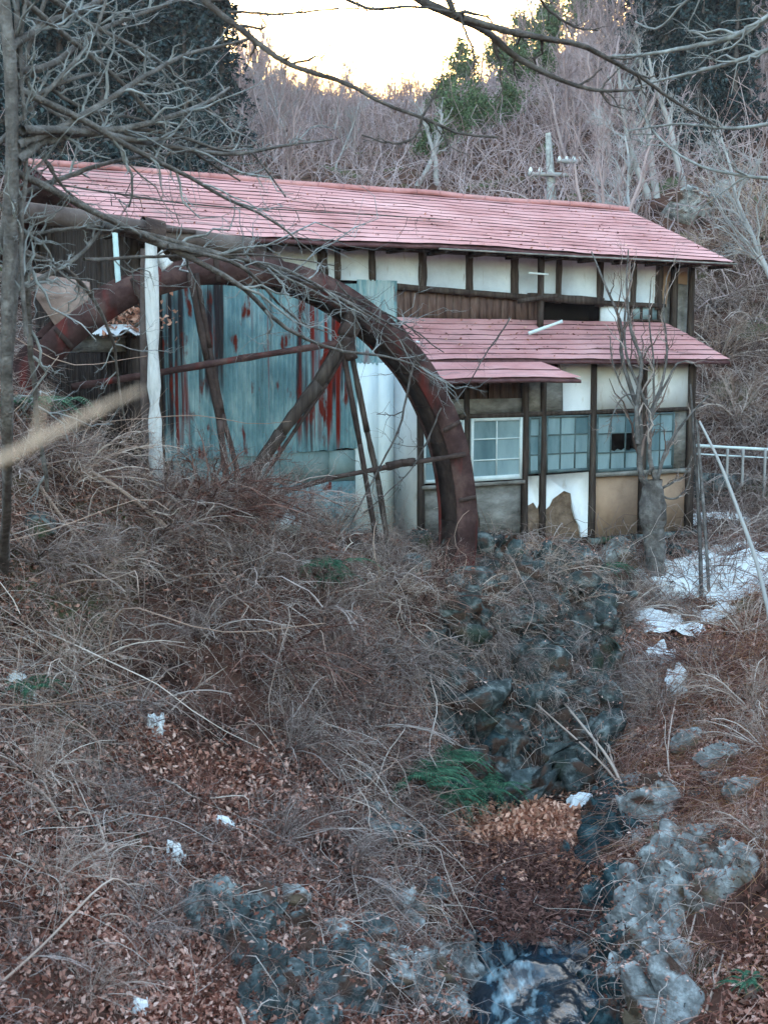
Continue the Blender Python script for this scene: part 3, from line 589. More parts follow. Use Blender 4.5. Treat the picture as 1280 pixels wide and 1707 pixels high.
# tan board, ledge
b_ = P(105, 540, 15.2); tb = MB(); q = [P(*a) for a in ((60,455,16),(150,470,16),(150,500,15.6),(175,520,15.6),(105,560,15.2),(60,495,15.4))]
tb.add([p-b_ for p in q]+[p-b_+[0, .05, -.03] for p in q], [[0, 1, 2, 5], [2, 3, 4, 5], [11, 8, 7, 6], [11, 10, 9, 8], [0, 6, 7, 1], [4, 10, 11, 5], [3, 9, 10, 4]])
tag(tb.build('fallen_board', M['tanboard'], loc=b_), 'tan fallen board leaning in the brush left of the wheel', 'board')
Yl = 18.0; b_ = P(180, 575, Yl); lg = MB(); a, b = P(128, 572, Yl)-b_, P(226, 572, Yl+.8)-b_; lg.bar(a, b, .26, .9, .04)
tag(lg.build('stone_ledge', M['greyboard'], loc=b_), 'stone ledge with snow seen through the left of the wheel', 'ledge')
def ico(sub):
    import bmesh
    bm = bmesh.new(); bmesh.ops.create_icosphere(bm, subdivisions=sub, radius=1); v = np.array([x.co[:] for x in bm.verts]); f = np.array([[a.index for a in y.verts] for y in bm.faces]); bm.free(); return v, f
ICO3 = ico(4); ICO2 = ico(3)
def rock(name, c, size, m, label, cat='rock', group=None, seed=0, sub=3, rot=None, par=None):
    v, f = (ICO3 if sub == 3 else ICO2); g = np.random.default_rng(seed+100); v = v.copy()
    for _ in range(15):            # chisel flat faces
        d = g.normal(size=3); d /= np.linalg.norm(d); h = g.uniform(.52, .85); k = v@d; v -= np.clip(k-h, 0, None)[:, None]*d*.97
    s = seed*3.7; nz = fbm(v[:, 0]*1.6+s, v[:, 1]*1.6+v[:, 2]*1.9, seed, 5)*.08-.06*np.abs(fbm(v[:, 0]*2.6+v[:, 2]*2, v[:, 1]*2.6-v[:, 2]*2.2+s, seed+3, 4)); v *= (1+nz)[:, None]
    v *= np.array(size); a = g.uniform(-.5, .5) if rot is None else rot; ca, sa = cos(a), sin(a)
    v = np.stack([v[:, 0]*ca-v[:, 1]*sa, v[:, 0]*sa+v[:, 1]*ca, v[:, 2]], 1)
    if 'ROCKTOP' in globals():
        k = v[v[:, 2] > .25*size[2]]; ROCKTOP.append(k[rng.integers(0, len(k), int(40*size[0]/.3))]+c+[0, 0, .01])
    return tag(MB().add(v, f).build(name, M[m], par, loc=c, smooth=False), label, cat, group)
ROCKTOP = []
def snow(c, rx, ry, label, h=.07, seed=0, flat=None):
    n = 46; s = np.linspace(-1, 1, n); A, C = np.meshgrid(s, s); x = c[0]+A*rx; y = c[1]+C*ry
    r = np.hypot(A, C)+.38*fbm(A*2.1+seed*9, C*2.1, 40+seed, 4); e = h*np.clip((.85-r)/.3, -1, 1)
    base = H(x.ravel(), y.ravel()).reshape(n, n) if flat is None else flat+0*x
    for _ in range(8):
        b2 = np.pad(base, 1, mode='edge'); base = (b2[:-2, 1:-1]+b2[2:, 1:-1]+b2[1:-1, :-2]+b2[1:-1, 2:]+base)/5
    z = base+e+.03; keep = (e > -h*.9)
    ii = (np.arange(n-1)[:, None]*n+np.arange(n-1)[None]); kk = (keep[:-1, :-1] & keep[1:, :-1] & keep[:-1, 1:] & keep[1:, 1:]); ii = ii[kk]
    v = np.stack([(x-c[0]).ravel(), (y-c[1]).ravel(), (z-c[2]).ravel()], 1)
    return tag(MB().add(v, np.stack([ii, ii+1, ii+n+1, ii+n], 1)).build('snow_patch', M['snow'], loc=c, smooth=True), label, 'snow')
snow(G(1185, 960), 1.4, .85, 'wide snow patch on the ground right of the house', .12, 1)
snow(G(1265, 965), 1.0, .9, 'snow patch at the right edge of the photo', .1, 2)
snow(G(1105, 1040), .6, .7, 'dirty snow patch below the pollard tree', .06, 3)
snow(G(1100, 1095), .22, .3, 'small oblong snow patch on the brown right bank', .07, 4)
snow(G(1190, 1026), .3, .25, 'thin snow patch just below the wide snow patch', .06, 5)
snow(G(1125, 1140), .16, .3, 'snow clinging to a stump on the right bank', .09, 6)
snow(P(1195, 866, 23.5), .7, .5, 'snow on the ledge behind the pale leaning trunk', .1, 7, flat=P(1195, 866, 23.5)[2])
snow(G(970, 1350), .2, .15, 'snow lump beside the leaf pile in the stream', .08, 8, flat=G(970, 1350)[2]+.08)
snow(G(262, 1218), .10, .14, 'small snow patch in the middle of the left bank', .08, 9)
snow(G(296, 1440), .09, .09, 'small snow lump on the lower left bank', .07, 10)
snow(G(375, 1378), .10, .07, 'thin snow streak on the lower left bank', .05, 11)
snow(G(40, 1150), .14, .12, 'tiny snow patch near the left edge', .05, 12)
snow(G(235, 1690), .08, .08, 'snow bit at the very bottom of the left bank', .05, 13)
snow(P(190, 552, Yl-.05), .55, .35, 'bright snow strip on the stone ledge behind the wheel', .09, 14, flat=P(190, 555, Yl)[2])
# rocks: px, py, width px, height px, material, label
RK = [(1085,1352,110,60,'palestone','pale flat boulder on top of the right stream bank'),
 (990,1385,70,70,'wetstone','dark rounded boulder right of the leaf pile'),
 (1200,1265,110,60,'palestone','pale boulder high on the right bank'),
 (1240,1320,90,60,'palestone','mossy pale boulder near the right edge'),
 (1180,1395,80,50,'palestone','low pale stone among grass on the right bank'),
 (1150,1240,70,60,'palestone','grey pointed stone beneath the red brown grass'),
 (1262,1665,50,45,'tanboard','pinkish stone in the bottom right corner'),
 (600,1310,60,40,'bluestone','slanted slab sticking out above the ferns'),
 (655,1390,110,50,'bluestone','long slanted slab on the left bank above the stream'),
 (480,1500,90,50,'palestone','pale slab on the lower left bank'),
 (560,1560,70,60,'palestone','blocky stone below the pale slab'),
 (350,1520,90,60,'bluestone','blue grey stone amid roots on the lower left bank'),
 (660,1640,80,70,'palestone','stone beside the thin pale root'),
 (835,1565,70,50,'wetstone','small dark boulder in the rushing water'),
 (900,1660,120,40,'wetstone','black flat rock splitting the white water'),
 (790,1150,90,110,'bluestone','blue grey boulder on the left of the rocky fall'),
 (820,1250,90,70,'wetstone','wet boulder low in the rocky fall'),
 (960,1260,80,70,'wetstone','dark boulder at the right foot of the fall'),
 (750,1230,80,60,'bluestone','boulder over the green ferns'),
 (800,1060,90,80,'stone','grey boulder under the wheel rim'),
 (730,1170,80,70,'wetstone','dark boulder in the hollow under the brush'),
 (700,900,70,60,'stone','mossy rounded stone left of the rim foot'),
 (690,945,60,50,'stone','small stone beneath the mossy rounded one'),
 (500,955,60,50,'palestone','pale round stone beside the green fern'),
 (860,930,60,70,'stone','foundation stone under the grey wall'),
 (910,940,70,70,'stone','foundation stone right of a dark gap'),
 (970,930,90,90,'bluestone','blue grey foundation stone under the white plaster'),
 (1030,925,90,80,'palestone','pale foundation stone under the tan panel'),
 (820,960,70,60,'stone','foundation stone right of the rim'),
 (1120,920,80,50,'wetstone','dark stone right of the pollard trunk'),
 (1000,1010,90,80,'wetstone','dark stone below the mossy hollow'),
 (860,1010,80,70,'stone','stone half buried in pale brush'),
 (60,880,80,60,'stone','grey mossy rock on the upper left bank'),
 (640,1090,60,50,'wetstone','dark stone in the shrub hollow'),
 (1020,1330,60,50,'wetstone','dark stone under the root stems'),
 (470,885,90,50,'concrete','broken pale concrete block under the teal wall'),
 ]
RK = [(a, b, c_*.85, d_*.85, e_, f_) for a, b, c_, d_, e_, f_ in RK]
for i, (px, py, w, h, m, lab) in enumerate(RK):
    c = G(px, py+h*.25); s = c[1]/F; rock('boulder' if w > 65 else 'stone', c+[0, .12, h*s*.1], (w*s*.62, w*s*.55, h*s*.66), m, lab, seed=i)
g = np.random.default_rng(5)
def pack(N, x0, x1, y0, y1, w, mm, lab, grp, asp=(.6, 1.1)):
    for i in range(N):
        px = g.uniform(x0, x1); py = g.uniform(y0, y1); ww_ = g.uniform(*w); hh = ww_*g.uniform(*asp); c = G(px, py); s = c[1]/F
        rock('stone', c+[0, .1, -hh*s*.1], (ww_*s*.62, ww_*s*.55, hh*s*.62), mm[i % len(mm)], lab, 'rock', grp, seed=300+int(px*7), sub=2)
pack(12, 740, 1040, 960, 1320, (45, 95), ['stone', 'bluestone', 'wetstone'], 'stone packed among others in the rocky ravine below the windows', 'stones packed in the rocky ravine')
pack(6, 965, 1040, 1340, 1690, (55, 95), ['wetstone', 'bluestone', 'wetstone'], 'dark stone packed in the wall along the right side of the stream', 'dark stones walling the right of the stream', (1., 1.6))
pack(6, 370, 640, 1500, 1700, (40, 90), ['bluestone', 'wetstone', 'bluestone'], 'blue grey stone packed in the hollow at the lower left of the stream', 'stones in the lower left hollow')
pack(13, 800, 985, 1545, 1700, (38, 85), ['wetstone', 'ravinestone', 'bluestone'], 'dark wet stone standing in the stream', 'wet stones in the stream', (.5, .8))
pack(14, 1060, 1270, 1230, 1560, (25, 60), ['palestone', 'stone', 'palestone'], 'small pale stone scattered over the right bank', 'small stones on the right bank')
pack(5, 640, 800, 1480, 1700, (35, 80), ['palestone', 'bluestone', 'stone'], 'stone crowded at the left edge of the white water', 'stones left of the white water')
RFACE = []
def worley(x, y, z, s):
    ix, iy, iz = [np.floor(a).astype(np.int64) for a in (x, y, z)]; f1 = np.full(x.shape, 9.); f2 = f1.copy(); cid = f1.copy(); ox = f1.copy(); oy = f1.copy()
    for dx in (-1, 0, 1):
        for dy in (-1, 0, 1):
            for dz in (-1, 0, 1):
                a, b, c_ = ix+dx, iy+dy, (iz+dz)*57; jx = _h(a, b+c_, s); jy = _h(a, b+c_, s+1); jz = _h(a, b+c_, s+2)
                d = np.sqrt((a+jx-x)**2+(b+jy-y)**2+(iz+dz+jz-z)**2); cl_ = d < f1; f2 = np.where(cl_, f1, np.minimum(f2, d)); cid = np.where(cl_, jx+jy, cid); ox = np.where(cl_, x-a-jx, ox); oy = np.where(cl_, y-b-jy, oy); f1 = np.where(cl_, d, f1)
    return f1, f2, cid, ox, oy
def rock_sheet(pts, m, cell, hgt, label, w=.6, step=.03, seed=0):
    """jagged stone face draped over the bank, pushed out along the slope's normal"""
    q = np.array([[*G(px, py)[:2], rr] for px, py, rr in pts]); RFACE.append(q); x0, y0 = (q[:, :2]-q[:, 2:]).min(0)-.1; x1, y1 = (q[:, :2]+q[:, 2:]).max(0)+.1
    gx_ = np.arange(x0, x1, step); gy_ = np.arange(y0, y1, step); A, C_ = np.meshgrid(gx_, gy_); n_ = len(gx_)
    m_ = np.max([1-np.hypot(A-a, C_-b)/rr for a, b, rr in q], axis=0)+.22*fbm(A*1.7, C_*1.7, 200+seed, 4)
    Z_ = H(A.ravel(), C_.ravel()).reshape(A.shape)
    for _ in range(5): b2 = np.pad(Z_, 1, mode='edge'); Z_ = (b2[:-2, 1:-1]+b2[2:, 1:-1]+b2[1:-1, :-2]+b2[1:-1, 2:]+Z_)/5
    gy2, gx2 = np.gradient(Z_, step); nn_ = np.stack([-gx2, -gy2, np.ones_like(Z_)], -1); nn_ /= np.linalg.norm(nn_, axis=-1, keepdims=True)
    wx = .35*fbm(A*2, C_*2, 5+seed, 3)*cell; f1, f2, cid, ox, oy = worley((A+wx)/cell, (C_-wx)/cell*.8, Z_/cell*1.25, 11+seed)
    e = np.clip((f2-f1)*5.5, 0, 1)**.6; tl = np.sin(cid*37)*ox+np.sin(cid*71)*oy; g1, g2, ci2, px2, py2 = worley((A+wx)/cell*2.7, C_/cell*2.3, Z_/cell*3, 31+seed); h_ = hgt*(e*(.45+.6*cid/1.3)-.25)+hgt*.75*tl*e+hgt*.22*(np.clip((g2-g1)*5, 0, 1)**.5*(.5+ci2*.4)+np.sin(ci2*50)*px2)+.05*fbm(A*4, C_*4+Z_*3, 9, 5)-.035*np.abs(fbm(A*8+Z_*5, C_*8-Z_*6, 19, 4))+.012*fbm(A*22, C_*22+Z_*15, 23, 2)+.25*cell*fbm((A+cid*7), C_*1.2+Z_, 29, 3)*.5
    h_ = h_*np.clip(m_/.25, 0, 1)-.25*np.clip(.12-m_, 0, 1)/.12
    Pq = np.stack([A, C_, Z_], -1)+nn_*h_[..., None]; ii = (np.arange(len(gy_)-1)[:, None]*n_+np.arange(n_-1)[None]); kp = (m_ > -.05)
    kp = kp[:-1, :-1] & kp[1:, 1:] & kp[1:, :-1] & kp[:-1, 1:]; ii = ii[kp]; c_ = np.array([A.mean(), C_.mean(), Z_.mean()])
    k = Pq.reshape(-1, 3)[(m_ > .15).ravel() & (e > .6).ravel()]; ROCKTOP.append(k[rng.integers(0, len(k), min(len(k), int(120*(x1-x0)*(y1-y0))))])
    o = MB().add(Pq.reshape(-1, 3)-c_, np.stack([ii, ii+1, ii+n_+1, ii+n_], 1)).build('rock_face', M[m], loc=c_, smooth=True); tag(o, label, 'rock face'); return o
rock_sheet([(800,1000,.7),(880,1000,.8),(960,1040,.8),(860,1090,.9),(940,1120,.8),(800,1120,.7),(860,1180,.9),(940,1200,.8),(780,1220,.6),(860,1270,.8),(940,1290,.7)], 'ravinestone', .48, .46, 'steep dark wall of jagged stones in the ravine below the windows')
rock_sheet([(1000,1360,.45),(1000,1430,.45),(1010,1500,.42),(1015,1570,.4),(1020,1640,.4),(1015,1710,.4)], 'wetstone', .36, .24, 'dark wet rock face along the right side of the stream', seed=3, step=.022)
rock_sheet([(1085,1360,.4),(1110,1440,.5),(1180,1480,.45),(1090,1530,.45),(1095,1620,.42),(1110,1700,.35)], 'palestone', .62, .30, 'pale jagged rock outcrop on top of the right bank', seed=5, step=.022)
rock_sheet([(420,1560,.5),(500,1600,.5),(580,1640,.45),(350,1530,.3),(480,1690,.45)], 'bluestone', .34, .2, 'blue grey rock outcrop in the lower left hollow', seed=8, step=.022)
rock_sheet([(700,1540,.3),(760,1590,.35),(740,1660,.4),(800,1640,.3),(660,1620,.3)], 'palestone', .36, .16, 'rock outcrop at the left edge of the white water', seed=9, step=.022)
rock_sheet([(640,1385,.3),(690,1400,.25)], 'bluestone', .4, .12, 'small slanted rock outcrop above the leafy left bank', seed=12, step=.022)
c = G(1150, 365, 28); s = c[1]/F
rock('crag', P(1150, 350, c[1]), (55*s, 50*s, 50*s), 'palestone', 'pale rocky crag beyond the right end of the upper roof', seed=77)
c = G(1205, 340, 28); rock('crag', P(1205, 330, c[1]), (26*s, 30*s, 30*s), 'palestone', 'smaller pale rock right of the crag', seed=78)
# leaf pile
c = G(872, 1425); lp = empty('leaf_pile', c, 'heap of orange brown dead leaves dammed up in the stream', 'leaf pile', rz=.75)
v, f = ICO3; vv = v.copy()*(1+fbm(v[:, 0]*2, v[:, 1]*2, 5, 3)*.15)[:, None]*[1.15, .5, .40]; MB().add(vv, f).build('mound', M['mudrough'], lp)
LN = 6500; a = rng.uniform(0, 2*pi, LN); r = np.sqrt(rng.uniform(0, 1, LN)); q = np.stack([r*np.cos(a)*1.18, r*np.sin(a)*.58, .44*np.sqrt(np.clip(1-r**2*.9, 0, 1))+.05*rng.normal(size=LN)], 1)
q[:, 2] += .10*fbm(q[:, 0]*3, q[:, 1]*3, 55, 3); q[:, :2] *= (1+.16*fbm(np.arctan2(q[:, 1], q[:, 0])*1.5+9, r, 66, 3))[:, None]
lo_ = MB().leaves(q, .048, 1.).build('leaves', M['leaf_orange'], lp); lo_['kind'] = 'stuff'
n_ = 5000; dx = rng.normal(size=n_)*.62; dy = rng.normal(size=n_)*.62; sx_ = c[0]+dx-.25*dy; sy_ = c[1]+dy-.25
tag(MB().leaves(np.c_[sx_, sy_, np.maximum(H(sx_, sy_), np.interp(sy_, cy, zc)+.03)+rng.uniform(.0, .06, n_)], .042, .7).build('leaf_drift', M['leaf_orange']), 'orange brown leaves drifting out from the heap in the stream', 'leaf litter', kind='stuff')
c = P(205, 535, 18.1); lp2 = empty('leaf_pile', c, 'brown leaf heap on the snowy ledge behind the wheel', 'leaf pile')
LN = 1200; q = rng.normal(size=(LN, 3))*[.3, .2, .12]; MB().add(ICO2[0]*[.45, .3, .22]+[.05, .1, -.05], ICO2[1]).build('mound', M['mudrough'], lp2); MB().leaves(q+[0, -.05, .05], .045, 1.).build('leaves', M['leaf_orange'], lp2)['kind'] = 'stuff'

# ================================================================ FOREGROUND TREES AND BRANCHES
def pth(l, Y0, Y1=None, M_=18):
    Y1 = Y1 or Y0; k = len(l); return curve([P(a[0], a[1], Y0+(Y1-Y0)*i/(k-1)) for i, a in enumerate(l)], M_)
def branches(specs, M_=18):
    Ps = np.array([pth(l, y0, y1, M_) for l, y0, y1, r0, r1 in specs])
    Rs = np.array([np.linspace(r0, r1, M_) for *_, r0, r1 in specs]); Ps += np.cumsum(rng.normal(size=Ps.shape), axis=1)*.004*(1-0); return Ps, Rs
def wooden(name, specs, trunk, m, label, cat='tree', per=7, per2=4, ln=(.12, .35), tw='brown_twig', rmin=.004, up=.05, spread=.7):
    """trunk plus traced limbs with procedural side twigs"""
    base = trunk[0][0]; base = np.array(base); o = empty(name, base, label, cat)
    mb = MB()
    for pts, rad in trunk[1:] and [trunk] or [trunk]:
        pass
    c = curve(trunk[0], 24); r = np.interp(np.linspace(0, 1, 24), np.linspace(0, 1, len(trunk[1])), trunk[1])*(1+.05*rng.normal(size=24))
    c = curve(trunk[0], 90); r = np.interp(np.linspace(0, 1, 90), np.linspace(0, 1, 24), r)
    mb.tubes((c-base)[None], r[None], 18); tv = mb.v[0]; tc_ = np.repeat(c-base, 18, 0); q_ = np.tile(np.arange(18), 90)*2*pi/18
    mb.v[0] = tc_+(tv-tc_)*(1+.22*fbm(np.cos(q_)*2+5, tv[:, 2]*2.5+np.sin(q_)*2, 77, 4))[:, None]; mb.build('trunk', M[m], o, smooth=True)
    Ps, Rs = branches(specs); bm_ = MB().tubes(Ps-base, Rs, 7); bm_.build('limbs', M[m], o, smooth=True)
    a, ra = grow(Ps, Rs, per, ln, spread, up, 8, .12, .6, rmin=rmin, wig=.22); b, rb = grow(a, ra, per2, (.25, .6), spread, up, 6, .15, .6, rmin=rmin*.7, wig=.2)
    t = MB().tubes(a-base, ra, 4).tubes(b-base, rb, 3); t.build('twigs', M[tw], o)
    return o
Lb = [([(12,640),(28,450),(12,260),(34,60),(20,-40)],9.4,9.3,.03,.02), ([(45,560),(32,400),(48,230),(28,90),(50,-40)],9.3,9.3,.018,.014), ([(-20,500),(10,380),(20,200),(60,60),(90,-30)],9.4,9.6,.025,.015), ([(-10,250),(60,180),(150,90),(190,-20)],9.3,10,.022,.01), ([(20,180),(110,130),(180,120),(260,150),(340,130)],9.3,11,.02,.006),([(25,100),(90,150),(150,190),(240,200),(330,240)],9.3,11,.02,.006),
 ([(30,240),(120,205),(230,130),(300,92),(420,62)],9.2,11,.032,.010), ([(30,270),(100,215),(210,220),(330,180),(380,150)],9.2,11,.04,.012),
 ([(40,215),(150,218),(260,235),(380,258),(470,240),(560,230)],9.2,12,.035,.008), ([(30,150),(140,200),(246,263),(299,288),(387,337),(450,365),(520,420)],9.3,11.5,.03,.006),
 ([(18,284),(134,344),(211,383),(281,411),(352,422),(450,439),(512,460),(593,512),(646,540),(700,596)],9.3,13.5,.030,.008),
 ([(170,372),(300,415),(400,470),(428,498),(467,540),(530,572),(586,586),(646,589),(716,607),(760,640)],10.3,14,.03,.008),
 ([(280,412),(400,438),(435,470),(470,512),(505,540),(560,560)],10.6,13,.022,.006), ([(200,380),(300,405),(380,428),(450,445),(560,490),(640,535),(690,560)],10.3,13.5,.03,.007),
 ([(-30,415),(46,393),(105,383),(176,378)],9.5,10.2,.02,.012), ([(-30,520),(49,481),(105,450),(151,421),(176,378)],9.5,10.2,.03,.012),
 ([(140,433),(195,435),(250,430),(309,430),(404,425),(450,428),(560,445)],10,12.,.016,.006), ([(25,284),(30,358),(44,425),(46,516),(49,600),(58,630),(55,700),(72,776),(74,814)],9.3,10.5,.03,.018),
 ([(40,400),(41,470),(46,560)],9.5,9.8,.016,.01), ([(10,405),(60,425),(120,451),(155,492),(179,541),(195,580),(197,622),(207,700)],9.6,12,.022,.01),
 ([(20,80),(80,40),(150,20),(220,-30)],9.2,10.5,.03,.02), ([(30,120),(90,110),(140,60),(250,20),(330,-20)],9.3,11,.03,.012), ([(40,0),(110,60),(200,130),(260,200),(330,260),(400,300)],9.3,11.5,.025,.008),
 ([(60,-20),(150,40),(270,100),(350,180),(420,250),(480,330)],9.5,12,.022,.007), ([(20,330),(90,300),(180,265),(300,250),(420,240)],9.3,11.5,.025,.008), ([(30,60),(50,150),(90,200),(170,215)],9.3,10,.022,.01),
 ([(80,240),(180,215),(290,225),(370,260),(430,255)],9.5,11.5,.024,.008),([(5,200),(60,240),(110,320),(150,340)],9.2,10,.02,.008)]
bl = G(5, 930); wooden('bare_tree', Lb, ([bl-[0, 0, .2], P(15, 760, 9.6), P(10, 560, 9.2), P(22, 330, 9.2), P(20, 120, 9.2), P(2, -60, 9.2)], [.06, .042, .04, .046, .045, .04]), 'bark_mid', 'grey bare tree at the left edge with long branches sweeping over the roof', per=9, per2=5, tw='bark', rmin=.0045)
Tb = [([(300,-60),(335,0),(400,45),(480,110),(570,130),(640,170),(705,192),(760,222),(830,226)],9.5,9.5,.028,.008), ([(705,192),(700,225),(660,245),(600,232)],9.5,9.5,.012,.005), ([(705,192),(735,130),(735,100)],9.5,9.6,.01,.004),
 ([(640,-60),(695,0),(770,30),(810,48),(850,90),(900,115),(960,140),(1010,146),(1065,140)],9,9.6,.04,.008), ([(770,30),(870,60),(975,75),(1040,115),(1070,130),(1130,175),(1200,210)],9,10,.028,.008),
 ([(765,25),(785,70),(790,118)],9,9,.012,.006), ([(520,-40),(600,15),(690,10),(760,20)],9,9,.014,.01), ([(380,20),(450,22),(520,18),(600,12)],9.3,9.2,.012,.006), ([(730,-40),(745,0),(760,25)],9,9,.03,.02), ([(890,-50),(900,0),(960,45),(1010,48)],9.2,9.8,.014,.006)]
tr = P(330, -700, 9.5); tb0 = np.array([-4.6, 8.2, 0]); tb0[2] = h1(-4.6, 8.2)
Tb += [([(-200,-420),(80,-360),(300,-60)],9.,9.5,.05,.03), ([(-200,-420),(300,-420),(640,-60)],9.,9.,.06,.045), ([(300,-420),(600,-250),(890,-50)],9,9.2,.03,.018), ([(600,-250),(700,-100),(730,-40)],9,9,.025,.02)]
wooden('overhanging_tree', Tb, ([tb0-[0, 0, .2], P(-420, 300, 8.5), P(-330, -100, 8.7), P(-200, -420, 9.), P(-150, -700, 9.)], [.16, .13, .11, .08, .04]), 'bark_dark', 'dark budding branches of a tree overhanging the top of the view', per=8, per2=4, ln=(.08, .22), tw='bark_dark', rmin=.004)
Rb = [([(1330,-10),(1240,60),(1170,75),(1090,90),(1020,95)],11,12,.035,.01), ([(1340,60),(1200,110),(1120,130),(1060,145)],11,12,.025,.008), ([(1330,200),(1220,215),(1130,200),(1050,215)],11,12.5,.02,.006), ([(1350,-80),(1150,-10),(1100,60),(1060,40)],11,12,.02,.008), ([(1330,300),(1200,290),(1100,240),(1040,130)],11.5,12.5,.018,.006)]
rb0 = np.array([5.6, 11.5, 0]); rb0[2] = h1(5.6, 11.5)
wooden('bare_tree', Rb, ([rb0-[0, 0, .2], P(1400, 700, 11.3), P(1370, 200, 11), P(1350, -100, 11)], [.14, .12, .1, .07]), 'bark', 'grey branches reaching in from the upper right edge', per=7, per2=4, tw='bark')
# pollard
pb = G(1088, 965); Yp = pb[1]-.05
Pb = [([(1085,815),(1069,804),(1064,768),(1069,716),(1058,670),(1041,618),(1032,590),(1037,540),(1010,480),(985,420)],Yp,Yp+.3,.057,.012), ([(1062,740),(1058,670),(1070,600),(1048,560),(1040,480),(1045,420)],Yp,Yp,.045,.012),
 ([(1092,800),(1081,768),(1083,710),(1090,670),(1111,640),(1130,600),(1155,607)],Yp,Yp-.1,.045,.012), ([(1095,800),(1110,740),(1150,690),(1180,660)],Yp,Yp-.2,.037,.012), ([(1083,690),(1063,640),(1045,600),(1040,560),(1043,500),(1060,440)],Yp,Yp,.030,.010),
 ([(1100,815),(1130,800),(1142,790),(1150,760)],Yp,Yp-.2,.024,.010), ([(1083,690),(1110,620),(1112,560),(1105,520),(1115,450)],Yp,Yp,.027,.008), ([(1095,820),(1120,835),(1142,820),(1150,790)],Yp,Yp,.021,.010), ([(1082,840),(1078,815),(1077,790),(1090,780)],Yp,Yp-.1,.03,.02),
 ([(1058,680),(1030,640),(1018,600),(1015,560)],Yp,Yp,.018,.008), ([(1064,660),(1040,655),(1020,690),(1012,730)],Yp,Yp-.1,.015,.008), ([(1090,670),(1090,600),(1080,540),(1085,470)],Yp,Yp,.021,.008)]
po = wooden('pollard_tree', Pb, ([pb-[0, 0, .25], P(1090, 920, Yp), P(1087, 870, Yp), P(1090, 835, Yp), P(1088, 800, Yp)], [.22, .17, .15, .2, .14]), 'bark_mid', 'pollarded tree with a knobbly head before the tan wall panels', per=7, per2=4, ln=(.15, .4), tw='twig', rmin=.005, up=.35, spread=.5)
kb = MB()
for i in range(9):
    c = P(1090+rng.uniform(-15, 15), 815+rng.uniform(-20, 24), Yp-.05)-pb; v, f = ICO2; kb.add(v*(1+.2*fbm(v[:, 0]*3+i, v[:, 1]*3+v[:, 2], i, 3))[:, None]*rng.uniform(.055, .085)+c, f)
kb.build('burl', M['bark_dark'], po)
# stems at mid right
for l, lab in [([(1147,335),(1125,260),(1118,215),(1105,180),(1088,140),(1080,90)],'pale slim trunk forking at the upper right slope'), ([(1085,335),(1068,300),(1050,250),(1035,170),(1030,110)],'pale leaning trunk left of the forked slim trunk'),
               ([(1095,330),(1085,280),(1082,220),(1070,170),(1075,120)],'straight pale trunk between the two leaning slim trunks'), ([(735,315),(725,300),(728,270),(715,230),(700,180)],'pale forked sapling rising behind the ridge left of the green trees'), ([(690,318),(715,280),(728,240),(738,190)],'thin pale sapling bending right behind the roof ridge')]:
    q0 = G(l[0][0], l[0][1], 28); Yq = q0[1]; c = curve([P(x, y, Yq) for x, y in l], 14)[None]; c[0, 0] = q0-[0, 0, .3]; R = np.linspace(.12, .03, 14)[None]
    o = empty('slim_tree', q0, lab, 'tree'); MB().tubes(c-q0, R, 7).build('trunk', M['far_pale'], o); a, ra = grow(c, R, 12, (.2, .5), .6, .3, 8, .3, .5, rmin=.025); b, rb = grow(a, ra, 6, (.2, .6), .6, .2, 6, .2, .6, rmin=.015)
    MB().tubes(a-q0, ra, 4).tubes(b-q0, rb, 3).build('crown', M['far_pale'], o)
# thin vine on the wheel, tangle on the wheel rim and lower roof
def vine(pts, v, r, label):
    c = curve([Wd(B(x, y, v)[0], v, B(x, y, v)[1]) for x, y in pts], 20); c += np.cumsum(rng.normal(size=c.shape), 0)*.006
    Pn = c[None]; R = np.linspace(r, r*.5, 20)[None]; a, ra = grow(Pn, R, 9, (.08, .3), .9, 0, 7, .1, .6, rmin=.004, wig=.4); b, rb = grow(a, ra, 3, (.3, .6), .8, 0, 5, .1, .7, rmin=.003, wig=.3)
    mb = MB().tubes(Pn-c[0], R, 6).tubes(a-c[0], ra, 4).tubes(b-c[0], rb, 3)
    return tag(mb.build('vine', M['bark_dark'], loc=c[0]), label, 'vine')
vine([(690,600),(672,695),(653,740),(628,783),(597,843),(575,890)], -2.35, .018, 'dark vine hanging in a curve before the white panel')
vine([(735,680),(690,780),(640,820),(600,850)], -2.35, .012, 'thin dark vine crossing the lowest wheel brace')
vine([(1075,-0),(0,0)] if False else [(850,530),(800,600),(780,640),(730,700)], -1.75, .012, 'bare vine climbing over the drooping roof edge')
vine([(400,430),(470,460),(560,500),(640,560),(700,610),(720,640)], -2.32, .02, 'tangle of bare vine on the upper rim of the wheel')
vine([(520,480),(590,500),(650,530),(700,560),(740,590)], -2.3, .016, 'bare vine tangle where the rim meets the lower roof')
vine([(560,470),(600,520),(660,600),(700,640)], -2.4, .014, 'bare vine along the inner edge of the wheel rim')
vine([(60,300),(250,330),(420,345),(600,350),(760,360)], -.75, .014, 'long bare vine lying across the upper roof')
